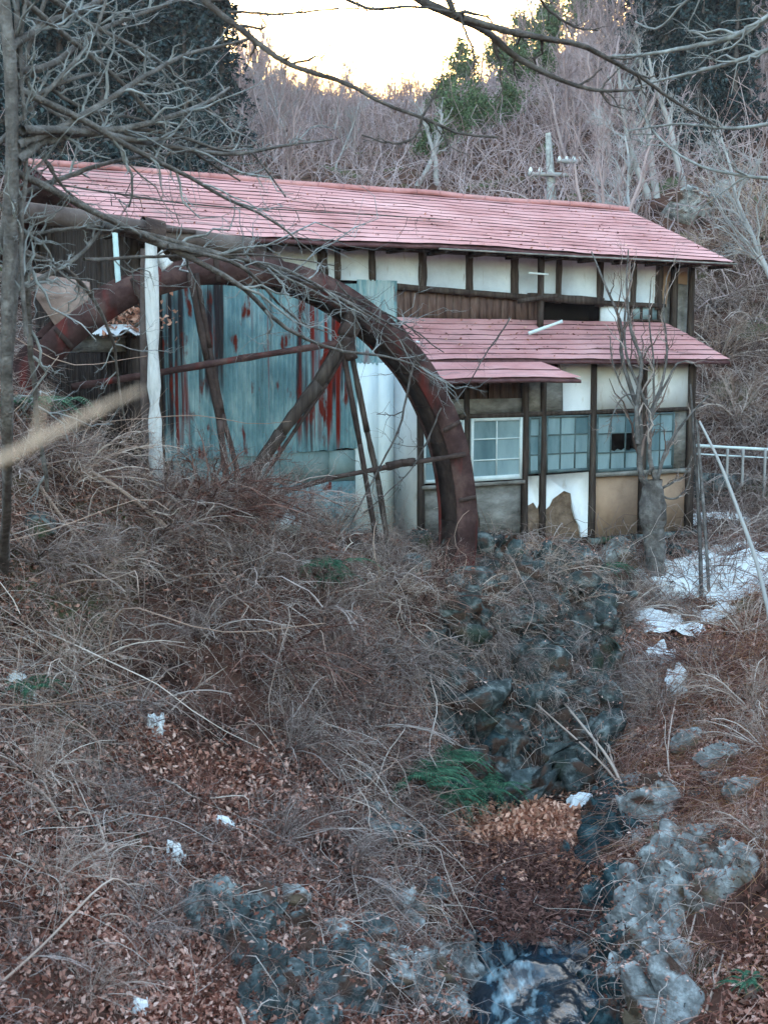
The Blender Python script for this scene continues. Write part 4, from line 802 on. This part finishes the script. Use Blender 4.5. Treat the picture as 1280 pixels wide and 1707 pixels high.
# blurred near twig at left
q = curve([P(-60, 795, .9), P(0, 768, .9), P(70, 733, .92), P(150, 688, .95), P(235, 650, 1.)], 14)
q0 = np.array([-.75, .8, 0]); q0[2] = h1(-1.3, 2.2); st = curve([q0-[0, 0, .1], q0+[.0, .15, .7], P(-60, 795, .9)], 14)
mb = MB().tubes((st-q0)[None], np.full((1, 14), .006), 8).tubes((q-q0)[None], np.linspace(.0038, .0018, 14)[None], 8)
a, ra = grow(q[None], np.linspace(.006, .003, 14)[None], 5, (.1, .3), .6, .2, 7, .2, .5, rmin=.0008); mb.tubes(a-q0, ra, 5)
tag(mb.build('near_twig', M['tantwig'], loc=q0), 'tan out of focus twig close to the camera at the left', 'twig')

# ================================================================ BACKGROUND TREES
def bare_proto(seed, hgt, m, fork=False):
    g = np.random.default_rng(seed); s = np.linspace(0, 1, 10); n = 1 if not fork else 3
    T = np.zeros((n, 10, 3)); 
    for i in range(n): T[i, :, 0] = s*g.normal()*.12*hgt; T[i, :, 1] = s*g.normal()*.12*hgt; T[i, :, 2] = s*hgt*.85*g.uniform(.8, 1)
    T[:, :, :2] += np.cumsum(g.normal(size=(n, 10, 2)), 1)*.012*hgt; T[:, :, :2] -= T[:, :1, :2]
    R = np.linspace(.016*hgt, .005*hgt, 10)[None].repeat(n, 0)
    a, ra = grow(T, R, 14 if n == 1 else 7, (.3, .6), .65, .25, 8, .22, .5, g=g); b, rb = grow(a, ra, 9, (.3, .6), .6, .15, 6, .15, .55, g=g, rmin=.012); c, rc_ = grow(b, rb, 7, (.3, .65), .6, .1, 4, .1, .6, g=g, rmin=.009)
    tm = MB().tubes(T, R, 7).mesh('trunk'); cm = MB().tubes(a, ra, 5).tubes(b, rb, 3).tubes(c, rc_, 3).mesh('crown')
    tm.materials.append(M[m]); cm.materials.append(M[m]); return tm, cm
def conifer_proto(seed, hgt):
    g = np.random.default_rng(seed); s = np.linspace(0, 1, 8); T = np.zeros((1, 8, 3)); T[0, :, 2] = s*hgt; R = np.linspace(.02*hgt, .003*hgt, 8)[None]
    mb = MB(); N = 150; t = g.uniform(.12, .99, N); a = g.uniform(0, 2*pi, N); L = hgt*.21*(1-t)**.8*g.uniform(.6, 1.15, N)+.1
    q = np.linspace(0, 1, 5); Pb_ = np.zeros((N, 5, 3)); Pb_[:, :, 0] = np.cos(a)[:, None]*L[:, None]*q; Pb_[:, :, 1] = np.sin(a)[:, None]*L[:, None]*q; Pb_[:, :, 2] = (t*hgt)[:, None]+L[:, None]*(.15*q-.5*q**2)
    mb.tubes(Pb_, np.linspace(.03, .01, 5)[None].repeat(N, 0), 3)
    k = 34; idx = np.repeat(np.arange(N), k); u = g.uniform(.1, 1, N*k); i = np.clip((u*4).astype(int), 0, 3); f = (u*4-i)[:, None]
    c = Pb_[idx, i]*(1-f)+Pb_[idx, i+1]*f+g.normal(size=(N*k, 3))*.16*(L[idx, None]*.5+.1)
    mb.leaves(c, .13, .8); tm = MB().tubes(T, R, 7).mesh('trunk'); tm.materials.append(M['bark_dark']); cm = mb.mesh('crown'); cm.materials.append(M['needles']); return tm, cm
def leafy_proto(seed, hgt):
    g = np.random.default_rng(seed); tm, cm = None, None; s = np.linspace(0, 1, 10); T = np.zeros((1, 10, 3)); T[0, :, 2] = s*hgt*.8; T[0, :, :2] = np.cumsum(g.normal(size=(10, 2)), 0)*.08; R = np.linspace(.02*hgt, .006*hgt, 10)[None]
    a, ra = grow(T, R, 16, (.35, .6), .8, .3, 8, .25, .5, g=g); b, rb = grow(a, ra, 7, (.3, .6), .7, .1, 6, .2, .5, g=g)
    k = 90; c = np.repeat(b[:, 3:].reshape(-1, 3)[::2], k//6, 0); c = c+g.normal(size=c.shape)*.3
    tm = MB().tubes(T, R, 7).mesh('trunk'); tm.materials.append(M['hazed_far_bark']); cm = MB().tubes(a, ra, 4).leaves(c, .13, .9).mesh('crown'); cm.materials.append(M['green']); return tm, cm
protos = [bare_proto(11+i, 7., ['hazed_far_bark', 'hazed_far_bark', 'far_pale', 'hazed_far_bark'][i], i % 2 == 1) for i in range(4)]
con = [conifer_proto(31, 11.), conifer_proto(32, 11.)]; lea = [leafy_proto(51, 6.), leafy_proto(52, 6.)]
def plant(name, pr, x, y, sc, label, cat, group):
    o = empty(name, (x, y, h1(x, y)-.15), label, cat, group, rz=rng.uniform(0, 6.28)); o.scale = (sc, sc, sc*rng.uniform(.85, 1.15))
    for nme, me in zip(('trunk', 'crown'), pr):
        c = bpy.data.objects.new(nme, me); c.parent = o; COL.objects.link(c)
    return o
g = np.random.default_rng(99); cnt = 0
while cnt < 130:
    y = g.uniform(30, 122); px = g.uniform(120, 1340); x = (px-640)/F*y
    if (y < 40 and not px > 950) or (px < 400 and y < 75) or (1060 < px < 1250 and y < 60): continue
    mid = np.clip(1-abs(px-680)/330, 0, 1)
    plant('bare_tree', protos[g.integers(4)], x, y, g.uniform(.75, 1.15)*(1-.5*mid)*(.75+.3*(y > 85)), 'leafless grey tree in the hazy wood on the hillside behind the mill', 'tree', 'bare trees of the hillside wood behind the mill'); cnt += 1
for px, py, Y, s in [(20,300,38,1.1),(80,290,42,1.2),(140,295,40,1.),(190,290,46,1.25),(250,295,44,1.05),(300,290,50,1.1),(350,280,54,1.1),(110,200,55,1.2),(200,180,60,1.3),(290,150,66,1.2),(360,150,70,1.1),(30,150,56,1.2),(250,250,55,1.1),(160,120,70,1.3),(330,60,78,1.1),(50,320,34,.75),(120,310,35,.8),(185,310,36,.7),(255,305,37,.75),(320,300,38,.7),(380,310,46,.7),(150,300,50,1.3),(220,300,58,1.4),(20,300,50,1.2)]:
    x = (px-640)/F*Y; plant('conifer', con[cnt % 2], x, Y, s, 'dark conifer in the clump above the left end of the roof', 'tree', 'dark conifers on the left hillside'); cnt += 1
for px, Y, s in [(1080,56,1.1),(1140,52,1.15),(1190,50,1.1),(1110,64,1.2),(1170,66,1.2),(1230,58,1.),(1050,72,1.15),(1000,80,1.1),(1180,46,.8),(1120,45,.7),(1150,42,.6),(1205,42,.65),(1090,50,.8)]:
    plant('conifer', con[cnt % 2], (px-640)/F*Y, Y, s, 'dark conifer in the clump on the upper right hillside', 'tree', 'dark conifers on the right hillside'); cnt += 1
for px, Y, s, lab in [(715,48,.42,'low green evergreen just above the roof ridge'), (755,52,.5,'green evergreen left of the utility pole'), (795,54,.5,'rounded green evergreen on the lower right valley side'), (775,72,.6,'green evergreen midway up the right valley side'), (825,76,.6,'green evergreen higher on the right valley side'), (860,84,.7,'yellow green evergreen below the overhanging branches'), (900,88,.8,'tall green evergreen near the skyline'), (940,84,.8,'green evergreen near the skyline beside the conifers'), (850,64,.55,'small evergreen above the utility pole'), (835,56,.5,'low green evergreen just behind the utility pole'), (890,60,.55,'green evergreen right of the utility pole'), (905,74,.65,'green evergreen above and right of the utility pole'), (960,76,.7,'green evergreen next to the right hand conifers'), (760,84,.6,'small green evergreen at the notch of the skyline'), (735,60,.5,'small evergreen in the middle of the valley side')]:
    plant('evergreen_tree', lea[cnt % 2], (px-640)/F*Y, Y, s, lab, 'tree', None); cnt += 1

# ================================================================ BRUSH, LITTER, SHRUBS, FERNS
LPC = G(872, 1425); RAVF = lambda x, y: np.clip(1.25-np.abs(x-np.interp(y, [15.3, 17, 19], [1.85, 2.0, 2.4])), 0, 1)*np.clip((y-15.2)/.5, 0, 1)*np.clip((19.8-y)/.5, 0, 1)
def free(x, y, rad=.0):
    uu = (x-O[0])*U[0]+(y-O[1])*U[1]; vv = (x-O[0])*V[0]+(y-O[1])*V[1]
    inb = (uu > -2.7) & (uu < 8.4) & (vv > -.1) & (vv < 5.4) | (uu > 1.7) & (uu < 7.6) & (vv > -.85) & (vv < 0)
    pit = (np.abs(vv-WC[1]) < .75) & (np.abs(uu-WC[0]) < 4.1)
    sx = np.interp(y, cy, cx); sw_ = np.interp(y, cy, cw); st_ = (np.abs(x-sx) < sw_*.8) & (y < cy[-1]+.6)
    lpz = np.hypot(x-LPC[0], (y-LPC[1]+.35)/1.3) < 1.15
    return ~(inb | pit | st_ | lpz)
def scatter(N, x0, x1, y0, y1, dens=None):
    out = []
    while sum(map(len, out)) < N:
        x = rng.uniform(x0, x1, N); y = rng.uniform(y0, y1, N); k = free(x, y) & (np.abs(x) < .36*y+1.6)
        if dens is not None: k &= rng.uniform(0, 1, N) < dens(x, y)
        out.append(np.stack([x[k], y[k]], 1))
    q = np.concatenate(out)[:N]; return np.c_[q, H(q[:, 0], q[:, 1])]
def sxr(x, y): return x-np.interp(y, cy, cx)
def arcs(N, C, L, r, M_=6, lift=(.1, .9), droop=.6, wig=.25, k=3, down=0., m='twig', name='dry_brush', label='', cat='brush'):
    a = rng.uniform(0, 2*pi, N); up = rng.uniform(lift[0], lift[1], N); d = np.stack([np.cos(a)*np.sqrt(1-up**2), np.sin(a)*np.sqrt(1-up**2), up], 1)
    if down: 
        e = .3; gxx = (H(C[:, 0]+e, C[:, 1])-H(C[:, 0]-e, C[:, 1]))/(2*e); gyy = (H(C[:, 0], C[:, 1]+e)-H(C[:, 0], C[:, 1]-e))/(2*e)
        d[:, 0] -= down*gxx; d[:, 1] -= down*gyy; d /= np.linalg.norm(d, axis=1)[:, None]
    s = np.linspace(0, 1, M_); Ls = rng.uniform(L[0], L[1], N)*rng.uniform(.5, 1, N)
    w = np.cumsum(rng.normal(size=(N, M_, 3)), 1)*wig/M_**.5; w -= w[:, :1]
    if M_ > 7:
        for _ in range(3): w[:, 1:-1] = (w[:, :-2]+2*w[:, 1:-1]+w[:, 2:])/4
    Pn = C[:, None]+Ls[:, None, None]*(d[:, None]*s[None, :, None]+w*s[None, :, None]); Pn[:, :, 2] -= droop*Ls[:, None]*s**2; Pn[:, :, 2] += .01
    R = rng.uniform(r[0], r[1], N)[:, None]*(1-.6*s)
    o = MB().tubes(Pn, R, k).build(name, M[m]); return tag(o, label, cat, kind='stuff')
def clump(x, y, f=.55, k=61): return np.clip(.5+1.5*fbm(x*f, y*f, k, 3), .0, 1)
lit0 = lambda x, y: .8*np.clip((11.-y)/1.6, 0, 1)*np.clip((.4-x)/.8, 0, 1)+.8*np.clip((13.2-y)/1., 0, 1)*np.clip((y-12.)/.8, 0, 1)*np.clip((-2.2-x)/1, 0, 1)   # bare leafy ground
RF = np.concatenate(RFACE)
def onrock(x, y): return np.clip(1.3-np.min([np.hypot(x-a, y-b+.25)/rr for a, b, rr in RF], axis=0), 0, .92)/.92
lit = lambda x, y: np.maximum(lit0(x, y), 1.25*onrock(x, y))
left = lambda x, y: (.12+.88*clump(x, y))*(sxr(x, y) < 0)*(1-.93*np.clip(lit(x, y), 0, 1))
left2 = lambda x, y: (.05+.95*clump(x, y, .8, 67)**2)*(sxr(x, y) < 0)*(1-.93*np.clip(lit(x, y), 0, 1))
right = lambda x, y: (.15+.85*clump(x, y))*(sxr(x, y) > 0)*(1-.9*onrock(x, y))
C = scatter(27000, -9, 9, 7, 22, left); arcs(len(C), C, (.15, .75), (.002, .0048), m='twig', label='grey tangle of dry twigs covering the left bank', down=.3, wig=.45)
C = scatter(24000, -9, 9, 7, 20, left); arcs(len(C), C, (.15, .6), (.002, .005), m='brown_twig', label='dark brown twigs low in the left bank tangle', lift=(.0, .5), wig=.5)
C = scatter(6000, -9, 9, 7, 22, left2); arcs(len(C), C, (.35, 1.1), (.0022, .005), M_=8, m='cane', droop=.9, lift=(.3, .95), label='pale arching dead canes over the left bank', down=.6, wig=.5)
C = scatter(330, -9, 9, 7, 19, left2); arcs(len(C), C, (.7, 1.7), (.006, .011), M_=14, m='cane', droop=.9, lift=(.2, .9), label='thick pale vines looping through the left bank brush', down=.4, wig=.6, k=5)
C = scatter(13000, -1, 12, 8, 24, right); arcs(len(C), C, (.3, 1.0), (.0025, .006), m='redcane', droop=1., lift=(.3, .95), label='red brown dry grass hanging on the right bank', down=1., wig=.4)
C = scatter(11000, 1, 12, 8, 21, right); arcs(len(C), C, (.2, .7), (.002, .005), m='gold', droop=.9, lift=(.1, .9), label='golden brown dry grass on the right bank', down=.7, wig=.4)
C = scatter(9000, -.5, 5, 16, 21.5, lambda x, y: clump(x, y, .9, 64)*(1-.8*onrock(x, y)*(y < 16.9))); arcs(len(C), C, (.3, 1.1), (.003, .006), m='twig', droop=1.2, lift=(.1, .9), label='grey grass hanging down the rocky ravine', down=1.5)
CB = scatter(7000, 0, 2.6, 11.8, 14.6) if False else None
sy = 14.3-2.5*rng.uniform(0, 1, 3500)**1.3; sxx = np.interp(sy, cy, cx)+rng.normal(0, .5, 3500); C = np.c_[sxx, sy, np.maximum(H(sxx, sy), np.interp(sy, cy, zc))+.03+rng.uniform(0, .07, 3500)]
arcs(1500, C[:1500], (.1, .5), (.002, .006), m='brown_twig', droop=.2, lift=(.0, .5), label='dark twigs and leaves caught over the stream', name='stream_debris', cat='debris')
tag(MB().leaves(C, .04, .6).build('wet_leaves', M['brown_twig']), 'dark wet leaves caught over the stream below the leaf pile', 'leaf litter', kind='stuff')
C = scatter(26000, -14, 16, 20, 34, lambda x, y: np.ones_like(x)); arcs(len(C), C, (.5, 1.8), (.005, .011), m='twig', droop=.5, lift=(.4, 1), label='grey brown undergrowth around and beyond the house', cat='undergrowth')
C = scatter(30000, -46, 46, 32, 124, lambda x, y: np.ones_like(x)); arcs(len(C), C, (1., 3.6), (.012, .03), m='hazed_far_bark', droop=.2, lift=(.6, 1), wig=.35, label='haze-coloured scrub covering the far hillsides', cat='scrub')
C = scatter(150000, -9, 9, 7, 19, lambda x, y: np.clip(.35+.6*fbm(x*.9+4, y*.9, 71, 3)+.8*np.clip(lit0(x, y), 0, 1)-.6*onrock(x, y), .05, 1)*(1+.0*x)); C[:, 2] += rng.uniform(0, .07, len(C))
tag(MB().leaves(C, .034, .9).build('leaf_litter', M['leaf']), 'pinkish brown dead leaves strewn over both banks', 'leaf litter', kind='stuff')
C = np.concatenate(ROCKTOP); C2 = C[free(C[:, 0], C[:, 1])]; tag(MB().leaves(C2, .03, .5).build('leaf_litter', M['leaf']), 'dead leaves lying on the stones', 'leaf litter', kind='stuff')
C = C2[rng.integers(0, len(C2), 1500)]-[0, 0, .03]; arcs(len(C), C, (.2, .8), (.0025, .006), m='cane', droop=.9, lift=(.1, .8), label='pale twigs straggling over the stones', wig=.5)
# individual shrubs
def shrub_proto(seed, m, L=1.5):
    g = np.random.default_rng(seed); n = 22; a = g.uniform(0, 2*pi, n); up = g.uniform(.35, 1, n); s = np.linspace(0, 1, 10)
    d = np.stack([np.cos(a)*np.sqrt(1-up**2)*1.2, np.sin(a)*np.sqrt(1-up**2)*1.2, up], 1); Ls = g.uniform(.6, 1, n)*L
    Pn = Ls[:, None, None]*d[:, None]*s[None, :, None]; Pn[:, :, 2] -= .45*Ls[:, None]*s**2; Pn += np.cumsum(g.normal(size=Pn.shape), 1)*.012; Pn -= Pn[:, :1]; R = np.linspace(.011, .004, 10)[None].repeat(n, 0)
    b, rb = grow(Pn, R, 9, (.2, .5), .7, .05, 7, .15, .55, g=g, rmin=.003, wig=.3); c, rc_ = grow(b, rb, 5, (.3, .7), .7, 0, 5, .1, .6, g=g, rmin=.0022, wig=.3)
    me = MB().tubes(Pn, R, 5).tubes(b, rb, 3).tubes(c, rc_, 3).mesh('bare_shrub'); me.materials.append(M[m]); return me
sp_ = [shrub_proto(70+i, ['twig', 'cane', 'twig', 'brown_twig', 'twig'][i]) for i in range(5)]
SH = [(60,930,.9),(160,960,.8),(250,900,1),(330,870,1.1),(420,960,1.1),(540,1010,1.),(640,1000,.9),(330,1060,.9),(460,1100,1.1),(570,1120,1.1),(680,1120,1.),(120,1120,.9),(230,1180,.8),(370,1230,.9),(480,1250,.9),(610,1210,.9),
      (60,1290,.7),(180,1350,.7),(330,1370,.7),(470,1400,.7),(580,1450,.6),(90,1480,.6),(230,1540,.6),(380,1640,.55),(500,1690,.5),(30,780,1.),(120,800,1.1),(190,740,1.1),(700,1010,.9),(650,950,.8),(20,1600,.5),(150,1660,.5),(300,800,1.),(350,830,1.1),(420,850,1.1),(480,865,1.),(560,900,.9),(640,925,.8),(740,960,.7),(270,850,1.)]
for i, (px, py, s) in enumerate(SH):
    c = G(px, py); o = link('bare_shrub', sp_[i % 5], None, loc=c-[0, 0, .08]); o.rotation_euler = (0, 0, rng.uniform(0, 6)); o.scale = (s,)*3
    near = py > 1300; far_ = py < 950
    tag(o, 'leafless shrub low on the leafy ground near the bottom left' if near else ('leafless shrub in the brush right before the wheel' if far_ else 'leafless shrub in the grey thicket halfway down the left bank'), 'shrub', 'leafless shrubs near the bottom left' if near else ('leafless shrubs before the wheel' if far_ else 'leafless shrubs halfway down the left bank'))
for i, (px, py, s) in enumerate([(830,1000,.8),(900,970,.9),(960,1050,.8),(850,1120,.7),(900,1150,.75),(960,1120,.8),(800,1080,.8),(930,1010,.9),(860,960,.9),(1010,1060,.8),(1040,1020,.9),(870,1060,.7),(1000,1130,.9),(770,1010,.8),(1030,1200,.8)]):
    c = G(px, py); o = link('bare_shrub', sp_[i % 3], None, loc=c-[0, 0, .08]); o.rotation_euler = (0, 0, rng.uniform(0, 6)); o.scale = (s,)*3
    tag(o, 'leafless shrub hanging on the stony slope under the windows', 'shrub', 'leafless shrubs on the slope under the windows')
for i, (px, py, s) in enumerate([(1100,1180,.8),(1180,1130,.9),(1250,1180,1),(1240,1060,1.),(1200,1330,.6),(1270,1400,.6),(1150,1420,.5),(1230,1560,.5),(1160,1640,.5),(1280,1250,.8)]):
    c = G(px, py); o = link('bare_shrub', sp_[[1, 3, 1][i % 3]], None, loc=c-[0, 0, .08]); o.rotation_euler = (0, 0, rng.uniform(0, 6)); o.scale = (s,)*3
    tag(o, 'leafless brown shrub on the bank right of the stream', 'shrub', 'leafless shrubs on the right bank')
for i, (px, py, s) in enumerate([(1190,800,1.3),(1230,700,1.6),(1275,800,1.4),(1200,600,1.6),(1260,560,1.9),(1245,460,2.),(1190,520,1.7),(1275,380,2.2),(1225,880,1.),(1180,460,1.5)]):
    c = G(px, py, 21.5); o = link('bare_shrub', sp_[i % 2], None, loc=c-[0, 0, .08]); o.rotation_euler = (0, 0, rng.uniform(0, 6)); o.scale = (s,)*3
    tag(o, 'tall leafless shrub on the slope beyond the right end of the house', 'shrub', 'leafless shrubs beyond the right end of the house')
# long root-like stems and canes traced from the photo
ST = [([(1048,1340),(1020,1270),(975,1215),(930,1160),(895,1115)],.022,'long bare cane leaning left over the dark ravine'), ([(1040,1330),(1010,1240),(1000,1160),(985,1080)],.018,'upright bare cane at the right edge of the ravine'), ([(1045,1345),(1030,1300),(970,1240),(900,1180),(850,1130)],.016,'lower bare cane leaning over the ravine'),
 ([(1125,1320),(1110,1270),(1118,1200),(1130,1150)],.014,'pale upright stem on the red brown right bank'), ([(645,1480),(665,1560),(690,1640),(722,1707)],.022,'pale root snaking down to the bottom edge'), ([(310,1470),(302,1500),(265,1525),(240,1540)],.014,'hooked pale root below the snow lump'),
 ([(0,1640),(80,1570),(180,1460),(210,1470),(230,1500)],.012,'low arching cane in the bottom left'), ([(240,1500),(232,1530),(250,1570),(300,1620)],.014,'bent grey root above the dark hollow'), ([(40,1300),(85,1330),(108,1380)],.016,'thick grey stem near the left edge'), ([(170,1270),(200,1320),(212,1365),(225,1375)],.016,'curved grey stem in the lower left thicket'),
 ([(160,1360),(175,1400),(185,1470),(190,1500)],.016,'bent grey stem above the leafy hollow'), ([(20,950),(60,1010),(110,1070),(170,1120)],.016,'forked pale root at the upper left bank'), ([(1270,1000),(1250,1100),(1262,1200),(1285,1250)],.014,'slim brown stem at the right edge'), ([(1120,1660),(1150,1560),(1165,1500)],.013,'pale cane on the lower right bank'), ([(1175,1690),(1200,1610),(1212,1560)],.013,'pale straight cane right of the tall boulder'),
 ([(725,1400),(735,1370),(760,1350),(800,1335)],.01,'thin looping stem over the green ferns'), ([(100,760),(180,800),(260,860),(300,900)],.03,'grey fallen limb on the upper left bank'), ([(0,720),(60,800),(130,900),(180,960)],.025,'long grey limb sloping down the left bank'), ([(670,1150),(672,1110),(705,1085),(730,1050)],.014,'pale stem arching over the thicket hollow'), ([(205,1240),(260,1210),(320,1150),(380,1110)],.012,'thin cane crossing above the snow patch')]
for l, r, lab in ST:
    g0 = np.array([G(x, y) for x, y in l]); Yn = g0[:, 1].mean() if False else None
    g0[:, 2] += .05; ys = np.linspace(g0[0, 1], g0[-1, 1], len(l)); pts = [P(l[i][0], l[i][1], min(ys[i], g0[i, 1])-.05) for i in range(len(l))]; c = curve(pts, 16); b0 = c[0].copy(); R = np.linspace(r, r*.55, 16)[None]
    a, ra = grow(c[None], R, 5, (.15, .4), .6, .1, 7, .2, .5, rmin=.003)
    tag(MB().tubes((c-b0)[None], R, 7).tubes(a-b0, ra, 4).build('root' if 'root' in lab else 'stem', M['cane'], loc=b0, smooth=True), lab, 'root' if 'root' in lab else 'stem')
# ferns
def fern(c, n, L, label, m='fern'):
    mb = MB(); s = np.linspace(0, 1, 9)
    for i in range(n):
        a = rng.uniform(0, 2*pi); l = L*rng.uniform(.6, 1); b0 = rng.normal(size=3)*[.12, .12, 0]*L*2
        sp0 = np.stack([b0[0]+cos(a)*l*s, b0[1]+sin(a)*l*s, l*(.7*s-.9*s**2)], 1); mb.tubes(sp0[None], np.linspace(.005, .002, 9)[None], 3)
        e = np.array([-sin(a), cos(a), 0])
        for j in np.linspace(.12, 1, 17):
            p = np.array([np.interp(j, s, sp0[:, k]) for k in range(3)]); w = l*.2*(1-j*.75)*min(1, j*4); f = np.array([cos(a), sin(a), 0])*.012*(1+L)
            for sg in (-1, 1):
                t = p+e*sg*w+f*2-[0, 0, w*.35]; mb.add([p-f*.7, p+f*.7, t], [[0, 1, 2]])
    return tag(mb.build('fern', M[m], loc=c), label, 'fern')
for px, py, n_, L_, lab in [(700,1310,26,.5,'large green fern clump above the stream, leftmost'), (735,1290,26,.5,'upper fern clump between its neighbours over the stream'), (790,1330,26,.5,'bright green fern clump right over the water'), (740,1345,24,.45,'lowest fern clump hanging toward the water'), (535,965,22,.42,'green fern beside the pale round stone'), (550,985,14,.3,'small fern just below the one by the round stone'),
                            (35,700,20,.5,'green fern at the left edge under the tree'), (1000,960,18,.4,'mossy green fern under the foundation stones'), (960,985,18,.4,'drooping fern left of the mossy hollow'), (45,1170,14,.3,'dark green tuft near the left edge'), (1235,1655,10,.15,'green tuft beside the pinkish stone')]:
    fern(G(px, py)+[0, -.1, .16], int(n_*1.6), L_*1.35, lab)

# ---------------------------------------------------------------- haze
hz = MB(); X0, X1, Y0_, Y1_ = -430, 430, -310, 570
zlo = float(Z.min())-1; zhi = float(Z.max())+16
hb = bpy.data.materials.new('haze'); hb.use_nodes = True; hn = hb.node_tree; hn.nodes.remove(hn.nodes['Principled BSDF']); pv = hn.nodes.new('ShaderNodeVolumePrincipled')
pv.inputs['Color'].default_value = (.95, .84, .86, 1); pv.inputs['Density'].default_value = .00045; hn.links.new(pv.outputs[0], hn.nodes['Material Output'].inputs['Volume'])
tag(hz.box(X0, X1, Y0_, Y1_, zlo, zhi).build('haze', hb), kind='stuff')
